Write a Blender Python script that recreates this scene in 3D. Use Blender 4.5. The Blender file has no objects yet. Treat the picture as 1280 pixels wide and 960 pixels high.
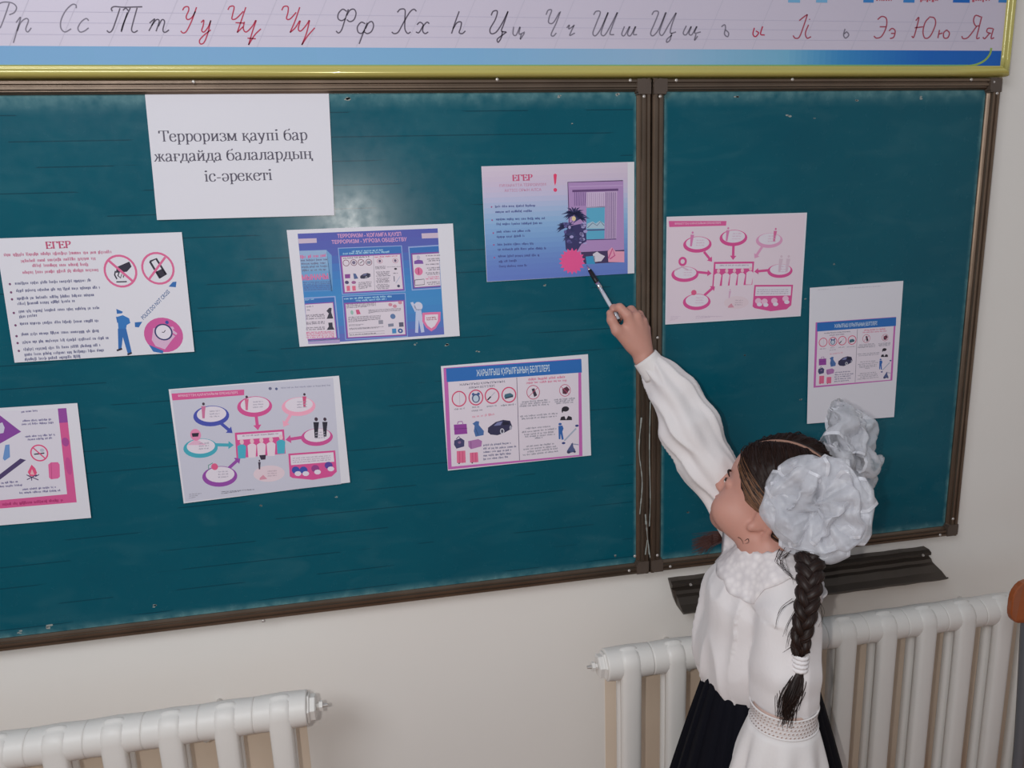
import bpy, bmesh, math, random
import numpy as np
from mathutils import Vector, Matrix, noise
from mathutils.bvhtree import BVHTree
random.seed(7)
PI = math.pi
C = bpy.context.scene.collection

# ------------------------------------------------------------------ camera, world, lamps, exposure
F_PX, CAM = 932.41, Vector((0.0, -1.40596, 1.6))
AX_R = Vector((0.98236613, -0.18370318, -0.03478406))
AX_U = Vector((0.07263125, 0.20352564, 0.97637186))
AX_F = Vector((0.17228317, 0.96168106, -0.21327928))
cam = bpy.data.objects.new('camera', bpy.data.cameras.new('camera'))
C.objects.link(cam)
cam.data.sensor_fit = 'HORIZONTAL'; cam.data.sensor_width = 36.0
cam.data.lens = F_PX / 1280 * 36.0
cam.data.clip_start = 0.02
cam.matrix_world = Matrix(((AX_R.x, AX_U.x, -AX_F.x, CAM.x), (AX_R.y, AX_U.y, -AX_F.y, CAM.y), (AX_R.z, AX_U.z, -AX_F.z, CAM.z), (0, 0, 0, 1)))
bpy.context.scene.camera = cam

world = bpy.data.worlds.new('room_light'); bpy.context.scene.world = world
world.use_nodes = True
world.node_tree.nodes['Background'].inputs[0].default_value = (0.86, 0.92, 1.0, 1)
world.node_tree.nodes['Background'].inputs[1].default_value = 0.27

def lamp(name, kind, loc, energy, color, size=None, aim=None, size_y=None):
    d = bpy.data.lights.new(name, kind); d.energy = energy; d.color = color
    if kind == 'AREA':
        d.size = size
        if size_y: d.shape = 'RECTANGLE'; d.size_y = size_y
    else: d.shadow_soft_size = size
    o = bpy.data.objects.new(name, d); C.objects.link(o); o.location = loc
    if aim is not None: o.rotation_euler = (Vector(aim) - Vector(loc)).to_track_quat('-Z', 'Y').to_euler()
    return o
lamp('phone_flash', 'POINT', CAM + Vector((-0.07, 0.0, 0.012)), 19, (1.0, 0.955, 0.91), 0.008)
lamp('ceiling_lamp_light', 'AREA', (-1.3, -2.3, 2.9), 30, (0.93, 0.96, 1.0), 1.3, (0.1, 0, 1.3), 0.9)
vs = bpy.context.scene.view_settings
vs.view_transform = 'Standard'; vs.look = 'None'; vs.gamma = 1; vs.exposure = 0.14
vs.use_curve_mapping = False

# ------------------------------------------------------------------ helpers
def spot(px, py, y=0.0):
    """the point of the room that lies at depth y (board face = 0) on the sight line of photo pixel px, py"""
    d = AX_R * ((px - 640) / F_PX) - AX_U * ((py - 480) / F_PX) + AX_F
    return CAM + d * ((y - CAM.y) / d.y)

def lin(c):
    return tuple(((v / 255) / 12.92 if v / 255 <= 0.04045 else ((v / 255 + 0.055) / 1.055) ** 2.4) for v in c)

MATS = {}
def mat(name, rgb, rough=0.6, metal=0.0, spec=0.5, bump=0.0, bscale=60, vary=0.0, vscale=8, aniso_scale=None, coat=0.0, sheen=0.0, sss=0.0):
    if name in MATS: return MATS[name]
    m = bpy.data.materials.new(name); m.use_nodes = True
    nt = m.node_tree; b = nt.nodes['Principled BSDF']
    col = lin(rgb)
    b.inputs['Base Color'].default_value = (*col, 1)
    b.inputs['Roughness'].default_value = rough; b.inputs['Metallic'].default_value = metal
    b.inputs['Specular IOR Level'].default_value = spec
    b.inputs['Coat Weight'].default_value = coat
    b.inputs['Sheen Weight'].default_value = sheen
    if sss: b.inputs['Subsurface Weight'].default_value = sss; b.inputs['Subsurface Radius'].default_value = (0.012, 0.005, 0.003)
    tc = nt.nodes.new('ShaderNodeTexCoord'); mp = nt.nodes.new('ShaderNodeMapping')
    nt.links.new(tc.outputs['Object'], mp.inputs[0])
    if aniso_scale: mp.inputs['Scale'].default_value = aniso_scale
    if vary:
        n = nt.nodes.new('ShaderNodeTexNoise'); n.inputs['Scale'].default_value = vscale; n.inputs['Detail'].default_value = 4
        nt.links.new(mp.outputs[0], n.inputs['Vector'])
        mx = nt.nodes.new('ShaderNodeMix'); mx.data_type = 'RGBA'
        mx.inputs['A'].default_value = (*[v * (1 - vary) for v in col], 1)
        mx.inputs['B'].default_value = (*[min(1, v * (1 + vary)) for v in col], 1)
        nt.links.new(n.outputs['Fac'], mx.inputs['Factor']); nt.links.new(mx.outputs['Result'], b.inputs['Base Color'])
    if bump:
        n = nt.nodes.new('ShaderNodeTexNoise'); n.inputs['Scale'].default_value = bscale; n.inputs['Detail'].default_value = 5
        nt.links.new(mp.outputs[0], n.inputs['Vector'])
        bp = nt.nodes.new('ShaderNodeBump'); bp.inputs['Strength'].default_value = bump; bp.inputs['Distance'].default_value = 0.002
        nt.links.new(n.outputs['Fac'], bp.inputs['Height']); nt.links.new(bp.outputs[0], b.inputs['Normal'])
    MATS[name] = m
    return m
def ink(rgb):
    return mat('ink_%02x%02x%02x' % tuple(rgb), rgb, 0.55, spec=0.35)

def tag(o, label=None, cat=None, group=None, kind=None):
    if label: o['label'] = label
    if cat: o['category'] = cat
    if group: o['group'] = group
    if kind: o['kind'] = kind
    return o
def thing(name, label, cat, loc=(0, 0, 0), group=None):
    o = bpy.data.objects.new(name, None); C.objects.link(o); o.location = loc
    o.empty_display_size = 0.05
    return tag(o, label, cat, group)
def link(name, me, parent=None):
    o = bpy.data.objects.new(name, me); C.objects.link(o)
    if parent is not None:
        o.parent = parent
        off = Vector((0, 0, 0)); q = parent
        while q is not None: off += q.location; q = q.parent
        o.location = -off           # mesh data is written in room coordinates
    return o

class MB:
    """collects vertices, faces and material slots of one mesh"""
    def __init__(s): s.v = []; s.f = []; s.m = []; s.mats = []
    def slot(s, m):
        if m not in s.mats: s.mats.append(m)
        return s.mats.index(m)
    def add(s, vs, fs, m):
        b = len(s.v); s.v += [tuple(v) for v in vs]; i = s.slot(m)
        for f in fs: s.f.append([b + k for k in f]); s.m.append(i)
    def box(s, lo, hi, m):
        x0, y0, z0 = lo; x1, y1, z1 = hi
        s.add([(x0,y0,z0),(x1,y0,z0),(x1,y1,z0),(x0,y1,z0),(x0,y0,z1),(x1,y0,z1),(x1,y1,z1),(x0,y1,z1)],
              [(0,3,2,1),(4,5,6,7),(0,1,5,4),(1,2,6,5),(2,3,7,6),(3,0,4,7)], m)
    def tube(s, pts, rad, m, n=8, cap=True, flat=None):
        pts = [Vector(p) for p in pts]; K = len(pts)
        rad = rad if hasattr(rad, '__len__') else [rad] * K
        vs = []; prev = None
        for i, p in enumerate(pts):
            t = (pts[min(i + 1, K - 1)] - pts[max(i - 1, 0)])
            t = t.normalized() if t.length > 1e-9 else Vector((0, 0, 1))
            a = prev - t * prev.dot(t) if prev is not None else t.orthogonal()
            if a.length < 1e-6: a = t.orthogonal()
            a.normalize(); b = t.cross(a); prev = a
            for k in range(n):
                an = 2 * PI * k / n
                vs.append(p + (a * math.cos(an) + b * math.sin(an)) * rad[i])
        fs = [(i*n+k, i*n+(k+1) % n, (i+1)*n+(k+1) % n, (i+1)*n+k) for i in range(K-1) for k in range(n)]
        if cap: fs += [tuple(range(n))[::-1], tuple((K-1)*n + k for k in range(n))]
        s.add(vs, fs, m)
    def build(s, name, parent=None, smooth=False, bevel=0, mods=None):
        me = bpy.data.meshes.new(name); me.from_pydata(s.v, [], s.f); 
        for m in s.mats: me.materials.append(m)
        me.polygons.foreach_set('material_index', s.m)
        if smooth: me.polygons.foreach_set('use_smooth', [True] * len(me.polygons))
        me.update()
        o = link(name, me, parent)
        if bevel:
            b = o.modifiers.new('bevel', 'BEVEL'); b.width = bevel; b.segments = 2; b.limit_method = 'ANGLE'
        return o
def boxobj(name, lo, hi, m, parent=None, bevel=0):
    b = MB(); b.box(lo, hi, m); return b.build(name, parent, bevel=bevel)

def catmull(p, n=8):
    p = [Vector(q) for q in p]
    if len(p) < 3: return p
    q = [p[0]*2 - p[1]] + p + [p[-1]*2 - p[-2]]; out = []
    for i in range(1, len(q) - 2):
        for k in range(n):
            t = k / n; a, b, c, d = q[i-1], q[i], q[i+1], q[i+2]
            out.append(0.5 * ((2*b) + (c - a)*t + (2*a - 5*b + 4*c - d)*t*t + (3*b - a - 3*c + d)*t**3))
    return out + [p[-1]]

# ------------------------------------------------------------------ the room
def node_mat(name):
    m = bpy.data.materials.new(name); m.use_nodes = True; MATS[name] = m
    return m, m.node_tree, m.node_tree.nodes['Principled BSDF']
def N(nt, kind, **kw):
    n = nt.nodes.new('ShaderNode' + kind)
    for k, v in kw.items():
        if hasattr(n, k) and not k.startswith('in_'): setattr(n, k, v)
    return n
def math_node(nt, op, a, b=None, c=None, clamp=False):
    n = nt.nodes.new('ShaderNodeMath'); n.operation = op; n.use_clamp = clamp
    for i, v in enumerate((a, b, c)):
        if v is None: continue
        if isinstance(v, (int, float)): n.inputs[i].default_value = v
        else: nt.links.new(v, n.inputs[i])
    return n.outputs[0]
def mixc(nt, fac, a, b):
    n = nt.nodes.new('ShaderNodeMix'); n.data_type = 'RGBA'
    for key, v in (('Factor', fac), ('A', a), ('B', b)):
        if isinstance(v, (int, float)): n.inputs[key].default_value = v
        elif isinstance(v, tuple): n.inputs[key].default_value = (*v, 1)
        else: nt.links.new(v, n.inputs[key])
    return n.outputs['Result']

m_wall = mat('painted_plaster', (239, 235, 230), 0.75, bump=0.2, bscale=14, vary=0.025, vscale=3)
m_floor = mat('floor_boards', (142, 96, 62), 0.45, bump=0.1, vary=0.15, vscale=3, aniso_scale=(1, 12, 1))
WY = 0.022
tag(boxobj('wall_back', (-2.6, WY, 0), (2.6, WY + 0.15, 2.9), m_wall), kind='structure')
tag(boxobj('wall_right', (2.6, -3.2, 0), (2.7, WY + 0.15, 2.9), m_wall), kind='structure')
tag(boxobj('wall_left', (-2.7, -3.2, 0), (-2.6, WY + 0.15, 2.9), m_wall), kind='structure')
tag(boxobj('floor', (-2.6, -3.2, -0.1), (2.6, WY + 0.15, 0), m_floor), kind='structure')
tag(boxobj('baseboard_back', (-2.6, WY - 0.016, 0), (2.6, WY, 0.09), mat('brown_gloss_paint', (120, 72, 40), 0.4), bevel=0.003), kind='structure')

# ------------------------------------------------------------------ chalkboard
Z0, Z1 = 0.857, 1.849           # outer edges of the frame
m, nt, b = node_mat('teal_chalkboard_enamel')
tc = N(nt, 'TexCoord'); sp = N(nt, 'SeparateXYZ'); nt.links.new(tc.outputs['Object'], sp.inputs[0])
X, Z = sp.outputs[0], sp.outputs[2]
nz = N(nt, 'TexNoise'); nz.inputs['Scale'].default_value = 5; nz.inputs['Detail'].default_value = 6; nt.links.new(tc.outputs['Object'], nz.inputs['Vector'])
nf = N(nt, 'TexNoise'); nf.inputs['Scale'].default_value = 46; nf.inputs['Detail'].default_value = 4; nt.links.new(tc.outputs['Object'], nf.inputs['Vector'])
base = mixc(nt, nz.outputs['Fac'], lin((3, 78, 96)), lin((7, 92, 108)))
# chalk left along the edges of each leaf
def edge(coord, at, width):
    d = math_node(nt, 'ABSOLUTE', math_node(nt, 'SUBTRACT', coord, at))
    return math_node(nt, 'SUBTRACT', 1.0, math_node(nt, 'DIVIDE', d, width), clamp=True)
e = None
for crd, at, w in ((Z, Z0 + 0.021, 0.018), (Z, Z1 - 0.020, 0.034), (X, 0.507, 0.008), (X, 0.563, 0.008), (X, 1.253, 0.009)):
    q = edge(crd, at, w); e = q if e is None else math_node(nt, 'MAXIMUM', e, q)
e = math_node(nt, 'POWER', e, 1.5)
cf = math_node(nt, 'MULTIPLY', e, math_node(nt, 'MULTIPLY_ADD', nf.outputs['Fac'], 2.2, -0.45, clamp=True))
# wiped chalk haze, in big loops
mp2 = N(nt, 'Mapping'); mp2.inputs['Scale'].default_value = (2.2, 1, 7); mp2.inputs['Rotation'].default_value = (0, 0.5, 0)
nt.links.new(tc.outputs['Object'], mp2.inputs[0])
nh = N(nt, 'TexNoise'); nh.inputs['Scale'].default_value = 3; nh.inputs['Detail'].default_value = 8; nh.inputs['Distortion'].default_value = 1.2; nt.links.new(mp2.outputs[0], nh.inputs['Vector'])
haze = math_node(nt, 'MULTIPLY', math_node(nt, 'SUBTRACT', nh.outputs['Fac'], 0.5, clamp=True), 0.16)
fac = math_node(nt, 'ADD', math_node(nt, 'MULTIPLY', cf, 0.5), haze, clamp=True)
col = mixc(nt, fac, base, lin((140, 185, 185)))
# thin ruled lines, broken in places, only on the main leaf
wv = math_node(nt, 'PINGPONG', math_node(nt, 'ADD', Z, 0.008), 0.0205)
ln = math_node(nt, 'LESS_THAN', wv, 0.0009)
mp3 = N(nt, 'Mapping'); mp3.inputs['Scale'].default_value = (3, 1, 30); nt.links.new(tc.outputs['Object'], mp3.inputs[0])
nb = N(nt, 'TexNoise'); nb.inputs['Scale'].default_value = 1.6; nt.links.new(mp3.outputs[0], nb.inputs['Vector'])
ln = math_node(nt, 'MULTIPLY', ln, math_node(nt, 'GREATER_THAN', nb.outputs['Fac'], 0.5))
ln = math_node(nt, 'MULTIPLY', ln, math_node(nt, 'LESS_THAN', X, 0.5))
col = mixc(nt, math_node(nt, 'MULTIPLY', ln, 0.55), col, lin((4, 40, 56)))
nt.links.new(col, b.inputs['Base Color'])
nt.links.new(math_node(nt, 'MULTIPLY_ADD', nf.outputs['Fac'], 0.2, 0.15), b.inputs['Roughness'])
b.inputs['Specular IOR Level'].default_value = 0.26
bp = N(nt, 'Bump'); bp.inputs['Strength'].default_value = 0.12; bp.inputs['Distance'].default_value = 0.001
nt.links.new(nz.outputs['Fac'], bp.inputs['Height']); nt.links.new(bp.outputs[0], b.inputs['Normal'])
m_board = m

m_alu = mat('bronze_anodised_aluminium', (122, 105, 91), 0.3, metal=0.8, bump=0.1, bscale=40, vary=0.28, vscale=14)
m_alud = mat('bronze_corner_plastic', (86, 74, 66), 0.4, bump=0.15, bscale=50, vary=0.2, vscale=18)
m_rivet = mat('aluminium_rivet', (205, 200, 196), 0.35, metal=0.6)
m_chalk = mat('dried_white_paint', (150, 156, 152), 0.8)

PROF = [(0.0, 0.0), (0.0, 0.009), (0.003, 0.0125), (0.008, 0.0125), (0.0095, 0.009), (0.0115, 0.009), (0.013, 0.0118),
        (0.018, 0.0118), (0.0192, 0.008), (0.0215, 0.008), (0.0235, 0.0055), (0.0258, 0.003), (0.0258, 0.0)]
def rail(name, a, b_, inward, parent, w=1.0):
    """aluminium profile from a to b_; section grows from the outer edge in direction inward, towards the room along -y"""
    a, b_, inw = Vector(a), Vector(b_), Vector(inward)
    mb = MB(); n = len(PROF); K = 24; vs = []
    for i in range(K + 1):
        p = a.lerp(b_, i / K)
        vs += [p + inw * (u * w) + Vector((0, -h, 0)) for u, h in PROF]
    fs = [(i*n+k, i*n+k+1, (i+1)*n+k+1, (i+1)*n+k) for i in range(K) for k in range(n-1)] + [tuple(range(n)), tuple(range(K*n, K*n+n))[::-1]]
    mb.add(vs, fs, m_alu); return mb.build(name, parent)
def rivet(x, z, parent, r=0.0032):
    mb = MB(); vs = []; n = 10
    y0 = -0.0125
    for rr, h in ((1.0, 0), (0.92, 0.45), (0.55, 0.8)):
        vs += [(x + r*rr*math.cos(2*PI*k/n), y0 - r*h*0.8, z + r*rr*math.sin(2*PI*k/n)) for k in range(n)]
    fs = [(i*n+k, i*n+(k+1) % n, (i+1)*n+(k+1) % n, (i+1)*n+k) for i in range(2) for k in range(n)] + [tuple(2*n+k for k in range(n))]
    mb.add(vs, fs, m_rivet); return mb.build('rivet', parent, smooth=True)
def leaf(x0, x1, label, rivets):
    t = thing('chalkboard', label, 'chalkboard', ((x0+x1)/2, 0, Z0))
    boxobj('writing_panel', (x0 + 0.01, 0.0, Z0 + 0.01), (x1 - 0.01, 0.019, Z1 - 0.01), m_board, t)
    rail('frame_rail', (x0, 0.0, Z1), (x1, 0.0, Z1), (0, 0, -1), t, 0.85)
    rail('frame_rail', (x0, 0.0, Z0), (x1, 0.0, Z0), (0, 0, 1), t, 0.85)
    rail('frame_stile', (x0, -0.0004, Z0), (x0, -0.0004, Z1), (1, 0, 0), t)
    rail('frame_stile', (x1, -0.0004, Z0), (x1, -0.0004, Z1), (-1, 0, 0), t)
    for cx, sx in ((x0, 1), (x1, -1)):
        for cz, sz in ((Z0, 1), (Z1, -1)):
            c = MB(); pts = []
            r = 0.010; L = 0.029
            prof = [(r*(1 - math.cos(a)), r*(1 - math.sin(a))) for a in (0, PI/6, PI/3, PI/2)]
            outline = [(0.0 + u, 0.0 + v) for u, v in prof][::-1] + [(0.0, L), (0.027, L), (0.027, 0.025), (L, 0.025), (L, 0.0)]
            n = len(outline)
            vs = [(cx + sx*u, -0.0002, cz + sz*v) for u, v in outline] + [(cx + sx*(u + (0.0012 if u < 0.01 else -0.0012)), -0.0142, cz + sz*(v + (0.0012 if v < 0.01 else -0.0012))) for u, v in outline]
            fs = [(k, (k+1) % n, n + (k+1) % n, n + k) for k in range(n)] + [tuple(range(n, 2*n))]
            c.add(vs, fs, m_alud); c.build('corner_cap', t)
    for p in rivets:
        w = spot(*p); rivet(w.x, w.z, t)
    return t
SEAM = 0.5335
b1 = leaf(-1.35, SEAM - 0.0015, 'large teal chalkboard leaf carrying seven sheets, left of the metal divider',
     [(802,122),(785,102),(244,104),(791,692),(784,710),(330,772),(620,101)])
b2 = leaf(SEAM + 0.0015, 1.279, 'narrow teal chalkboard wing with a rounded frame on the right, behind the girl\'s head',
     [(822,122),(842,102),(986,101),(1208,101),(1240,118),(1236,104),(1170,666),(1186,646),(819,691),(835,705),(819,421)])
# white paint drips on the divider
mb = MB()
for (pts, w) in (([(797,640),(800,600),(796,560),(799,520)],0.0012), ([(804,640),(806,665),(809,690)],0.0013), ([(809,655),(810,620),(809,560),(810,500)],0.0009), ([(806,672),(804,690)],0.001), ([(807,672),(810,694)],0.001)):
    P = [spot(*p) for p in pts]
    P = catmull(P, 6)
    for i in range(len(P)-1):
        a, c = P[i], P[i+1]; ww = w*(0.5 + random.random())
        mb.add([(a.x-ww, -0.0128, a.z), (a.x+ww, -0.0131, a.z), (c.x+ww, -0.0131, c.z), (c.x-ww, -0.0128, c.z)], [(0,1,2,3)], m_chalk)
mb.build('paint_drips', b1)['kind'] = 'stuff'
# chalk marks and specks on the enamel
mb = MB()
for (px, py, s) in ((437,124,5),(520,430,3),(558,431,3),(326,632,2),(420,621,2),(700,121,4),(772,118,4),(716,155,2),(25,790,4),(60,783,5),(194,757,5),(597,440,3),(770,695,4),(680,357,3),(300,105,3)):
    c = spot(px, py)
    for k in range(3):
        a = random.uniform(-.5, .5); r = s*0.0007*random.uniform(.5, 1.3); ox, oz = random.uniform(-1, 1)*s*.0008, random.uniform(-1, 1)*s*.0006
        n = 7; mb.add([(c.x+ox + r*1.4*math.cos(2*PI*i/n+a)*random.uniform(.6, 1.2), -0.0003, c.z+oz + r*.7*math.sin(2*PI*i/n+a)*random.uniform(.6,1.2)) for i in range(n)], [tuple(range(n))], m_chalk)
mb.build('chalk_marks', b1)['kind'] = 'stuff'
mb = MB()
for (px, py, s) in ((985,145,4),(921,120,4),(1018,148,2),(1043,330,2),(1007,374,2),(932,444,2),(1001,499,2),(1070,125,3),(1150,122,4),(860,640,3)):
    c = spot(px, py)
    for k in range(3):
        a = random.uniform(-.5, .5); r = s*0.0007*random.uniform(.5, 1.3); ox, oz = random.uniform(-1, 1)*s*.0012, random.uniform(-1, 1)*s*.0006
        n = 7; mb.add([(c.x+ox + r*1.4*math.cos(2*PI*i/n+a), -0.0003, c.z+oz + r*.7*math.sin(2*PI*i/n+a)) for i in range(n)], [tuple(range(n))], m_chalk)
mb.build('chalk_marks', b2)['kind'] = 'stuff'

# chalk tray under the wing: an L shaped aluminium profile, cut unevenly at both ends
tr = thing('chalk_tray', 'dark metal chalk rail on the wall just below the right chalkboard wing', 'chalk tray', (0.92, 0, 0.80))
m_tray = mat('dull_dark_aluminium', (78, 70, 64), 0.38, metal=0.6, bump=0.15, bscale=30, vary=0.3, vscale=10)
prof = [(WY, 0.822), (0.004, 0.822), (-0.004, 0.817), (-0.004, 0.811), (0.004, 0.806), (0.006, 0.796), (0.002, 0.79), (-0.006, 0.787), (-0.02, 0.776), (-0.036, 0.768), (-0.04, 0.771), (-0.042, 0.769), (-0.037, 0.764), (0.0, 0.766), (WY, 0.775)]
mb = MB(); n = len(prof); vs = []
xs0 = [0.588 if z > 0.8 else 0.60 for y, z in prof]; xs1 = [1.222 if z > 0.8 else 1.232 if z > 0.785 else 1.24 for y, z in prof]
K = 30
for i in range(K + 1):
    t = i / K; vs += [(xs0[k]*(1-t) + xs1[k]*t, y, z + 0.0006*math.sin(i*1.7)) for k, (y, z) in enumerate(prof)]
fs = [(i*n+k, i*n+(k+1) % n, (i+1)*n+(k+1) % n, (i+1)*n+k) for i in range(K) for k in range(n)] + [tuple(range(n))[::-1], tuple(range(K*n, K*n+n))]
mb.add(vs, fs, m_tray); mb.build('rail_profile', tr)
for x in (0.63, 0.93, 1.2):
    mb = MB(); mb.tube([(x, -0.0005, 0.8138), (x, -0.0065, 0.8138)], [0.0035, 0.0028], m_rivet, 10); mb.build('screw', tr)

# ------------------------------------------------------------------ printing: flat shapes, laid out in the pixels of the enlarged view (origin, scale) of each sheet
LH = 0.00004
TXT = {}
def text_mesh(s, bold=0.0):
    key = (s, bold)
    if key in TXT: return TXT[key]
    cu = bpy.data.curves.new('t', 'FONT'); cu.body = s; cu.resolution_u = 2; cu.offset = bold
    o = bpy.data.objects.new('t', cu); C.objects.link(o)
    bpy.context.view_layer.update()
    dg = bpy.context.evaluated_depsgraph_get()
    me = bpy.data.meshes.new_from_object(o.evaluated_get(dg))
    v = np.array([(q.co.x, q.co.y) for q in me.vertices]); f = [tuple(p.vertices) for p in me.polygons]
    bpy.data.objects.remove(o); bpy.data.curves.remove(cu); bpy.data.meshes.remove(me)
    TXT[key] = (v, f); return TXT[key]

# an upright seriffed letter set, drawn with a broad nib: strokes are thick when they run up and down, thin across
XH, CP = 0.46, 0.67
def st(x, y0, y1, top=True, bot=True):
    r = [('l', [(x, y0), (x, y1)])]
    if bot: r.append(('l', [(x-.1, y0+.012), (x+.1, y0+.012)]))
    if top: r.append(('l', [(x-.1, y1-.012), (x+.1, y1-.012)]))
    return r
BOWL_O = ('c', [(.26,.47),(.12,.42),(.065,.23),(.12,.04),(.26,-.01),(.40,.04),(.455,.23),(.40,.42),(.26,.47)])
G = {
 'Т': (.62, st(.31,0,CP,False) + [('l',[(.03,.65),(.59,.65)]),('l',[(.045,.66),(.03,.5)]),('l',[(.575,.66),(.59,.5)])]),
 'Е': (.62, st(.15,0,CP) + [('l',[(.1,.655),(.54,.655)]),('l',[(.1,.015),(.57,.015)]),('l',[(.15,.34),(.42,.34)]),('l',[(.53,.66),(.54,.53)]),('l',[(.56,.01),(.58,.15)]),('l',[(.42,.42),(.42,.27)])]),
 'Г': (.58, st(.15,0,CP) + [('l',[(.1,.655),(.53,.655)]),('l',[(.52,.66),(.54,.5)])]),
 'Р': (.57, st(.15,0,CP) + [('c',[(.15,.655),(.34,.655),(.48,.6),(.5,.48),(.42,.35),(.3,.31),(.17,.32)])]),
 'е': (.44, [('c',[(.08,.27),(.38,.27)]),('c',[(.385,.27),(.35,.41),(.23,.465),(.10,.40),(.05,.24),(.1,.06),(.24,-.005),(.34,.03),(.40,.12)])]),
 'р': (.50, st(.13,-.2,XH,False) + [('l',[(.02,.42),(.13,.455)]),('c',[(.13,.36),(.22,.45),(.35,.45),(.44,.3),(.42,.12),(.33,.01),(.21,0),(.13,.06)])]),
 'о': (.52, [BOWL_O]),
 'и': (.55, st(.13,0,XH) + st(.42,0,XH) + [('l',[(.13,.05),(.42,.41)])]),
 'з': (.42, [('c',[(.06,.36),(.09,.45),(.2,.47),(.32,.42),(.32,.29),(.17,.245)]),('c',[(.17,.245),(.34,.22),(.37,.08),(.25,-.01),(.12,-.01),(.04,.09)])]),
 'м': (.66, st(.12,0,XH,True) + st(.54,0,XH) + [('l',[(.12,.44),(.32,.03)]),('l',[(.32,.03),(.53,.44)])]),
 'к': (.50, st(.13,0,XH) + [('l',[(.13,.23),(.25,.25),(.38,.44),(.44,.43)]),('l',[(.25,.25),(.42,.02),(.48,.012)])]),
 'а': (.45, [('c',[(.07,.35),(.12,.45),(.22,.47),(.31,.42),(.33,.33)]),('l',[(.33,.34),(.33,.07)]),('c',[(.33,.07),(.36,.01),(.43,.04)]),('c',[(.33,.28),(.15,.22),(.055,.12),(.1,.0),(.2,.0),(.33,.1)])]),
 'у': (.50, [('l',[(.08,.45),(.26,.03)]),('c',[(.42,.45),(.26,.02),(.2,-.14),(.12,-.2),(.05,-.16)]),('l',[(0,.448),(.19,.448)]),('l',[(.33,.448),(.49,.448)])]),
 'п': (.53, st(.13,0,XH) + st(.40,0,XH) + [('l',[(.08,.445),(.45,.445)])]),
 'і': (.28, st(.14,0,XH,False) + [('l',[(.03,.42),(.14,.45)]),('c',[(.14,.66),(.11,.63),(.14,.6),(.17,.63),(.14,.66)]),('l',[(.14,.605),(.14,.655)])]),
 'б': (.50, [('c',[(.25,.43),(.12,.38),(.065,.22),(.12,.04),(.25,-.01),(.38,.04),(.44,.21),(.38,.38),(.25,.43),(.12,.37)]),('c',[(.07,.2),(.08,.45),(.18,.6),(.34,.62),(.41,.7)])]),
 'ж': (.68, st(.34,0,XH) + [('l',[(.34,.23),(.22,.25),(.12,.43),(.05,.42)]),('l',[(.34,.23),(.46,.25),(.56,.43),(.63,.42)]),('l',[(.23,.25),(.08,.02),(.01,.012)]),('l',[(.45,.25),(.6,.02),(.67,.012)])]),
 'д': (.51, [('l',[(.02,.015),(.49,.015)]),('l',[(.03,.02),(.03,-.13)]),('l',[(.48,.02),(.48,-.13)]),('l',[(.39,.03),(.39,.44)]),('c',[(.19,.44),(.17,.2),(.09,.03)]),('l',[(.13,.445),(.45,.445)])]),
 'л': (.50, st(.40,0,XH) + [('c',[(.19,.44),(.17,.15),(.1,0),(.03,.03)]),('l',[(.13,.445),(.42,.445)])]),
 'ы': (.66, st(.12,0,XH) + st(.56,0,XH) + [('c',[(.12,.27),(.28,.27),(.39,.2),(.36,.05),(.24,.01),(.12,.012)])]),
 'с': (.43, [('c',[(.38,.34),(.33,.45),(.22,.47),(.1,.40),(.05,.23),(.1,.06),(.22,-.005),(.33,.03),(.39,.12)]),('l',[(.36,.32),(.36,.38)])]),
 'ә': (.45, [('c',[(.37,.2),(.07,.2)]),('c',[(.065,.2),(.1,.05),(.22,-.005),(.35,.07),(.4,.22),(.35,.4),(.21,.465),(.11,.43),(.05,.34)])]),
 'т': (.45, st(.225,0,XH,False) + [('l',[(.03,.445),(.42,.445)]),('l',[(.04,.45),(.03,.33)]),('l',[(.41,.45),(.42,.33)])]),
 '-': (.34, [('l',[(.05,.2),(.29,.2)]),('l',[(.05,.22),(.29,.22)])]), ' ': (.25, []),
}
G['й'] = (G['и'][0], G['и'][1] + [('c',[(.16,.64),(.2,.57),(.28,.55),(.36,.57),(.40,.64)])])
G['қ'] = (G['к'][0], G['к'][1] + [('l',[(.46,.02),(.46,-.14)])])
G['ң'] = (.55, st(.13,0,XH) + st(.42,0,XH) + [('l',[(.13,.24),(.42,.24)]),('l',[(.42,.015),(.53,.015)]),('l',[(.52,.02),(.52,-.14)])])
G['ғ'] = (.42, st(.13,0,XH) + [('l',[(.08,.445),(.38,.445)]),('l',[(.37,.45),(.39,.32)]),('l',[(.01,.22),(.28,.22)])])

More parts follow.
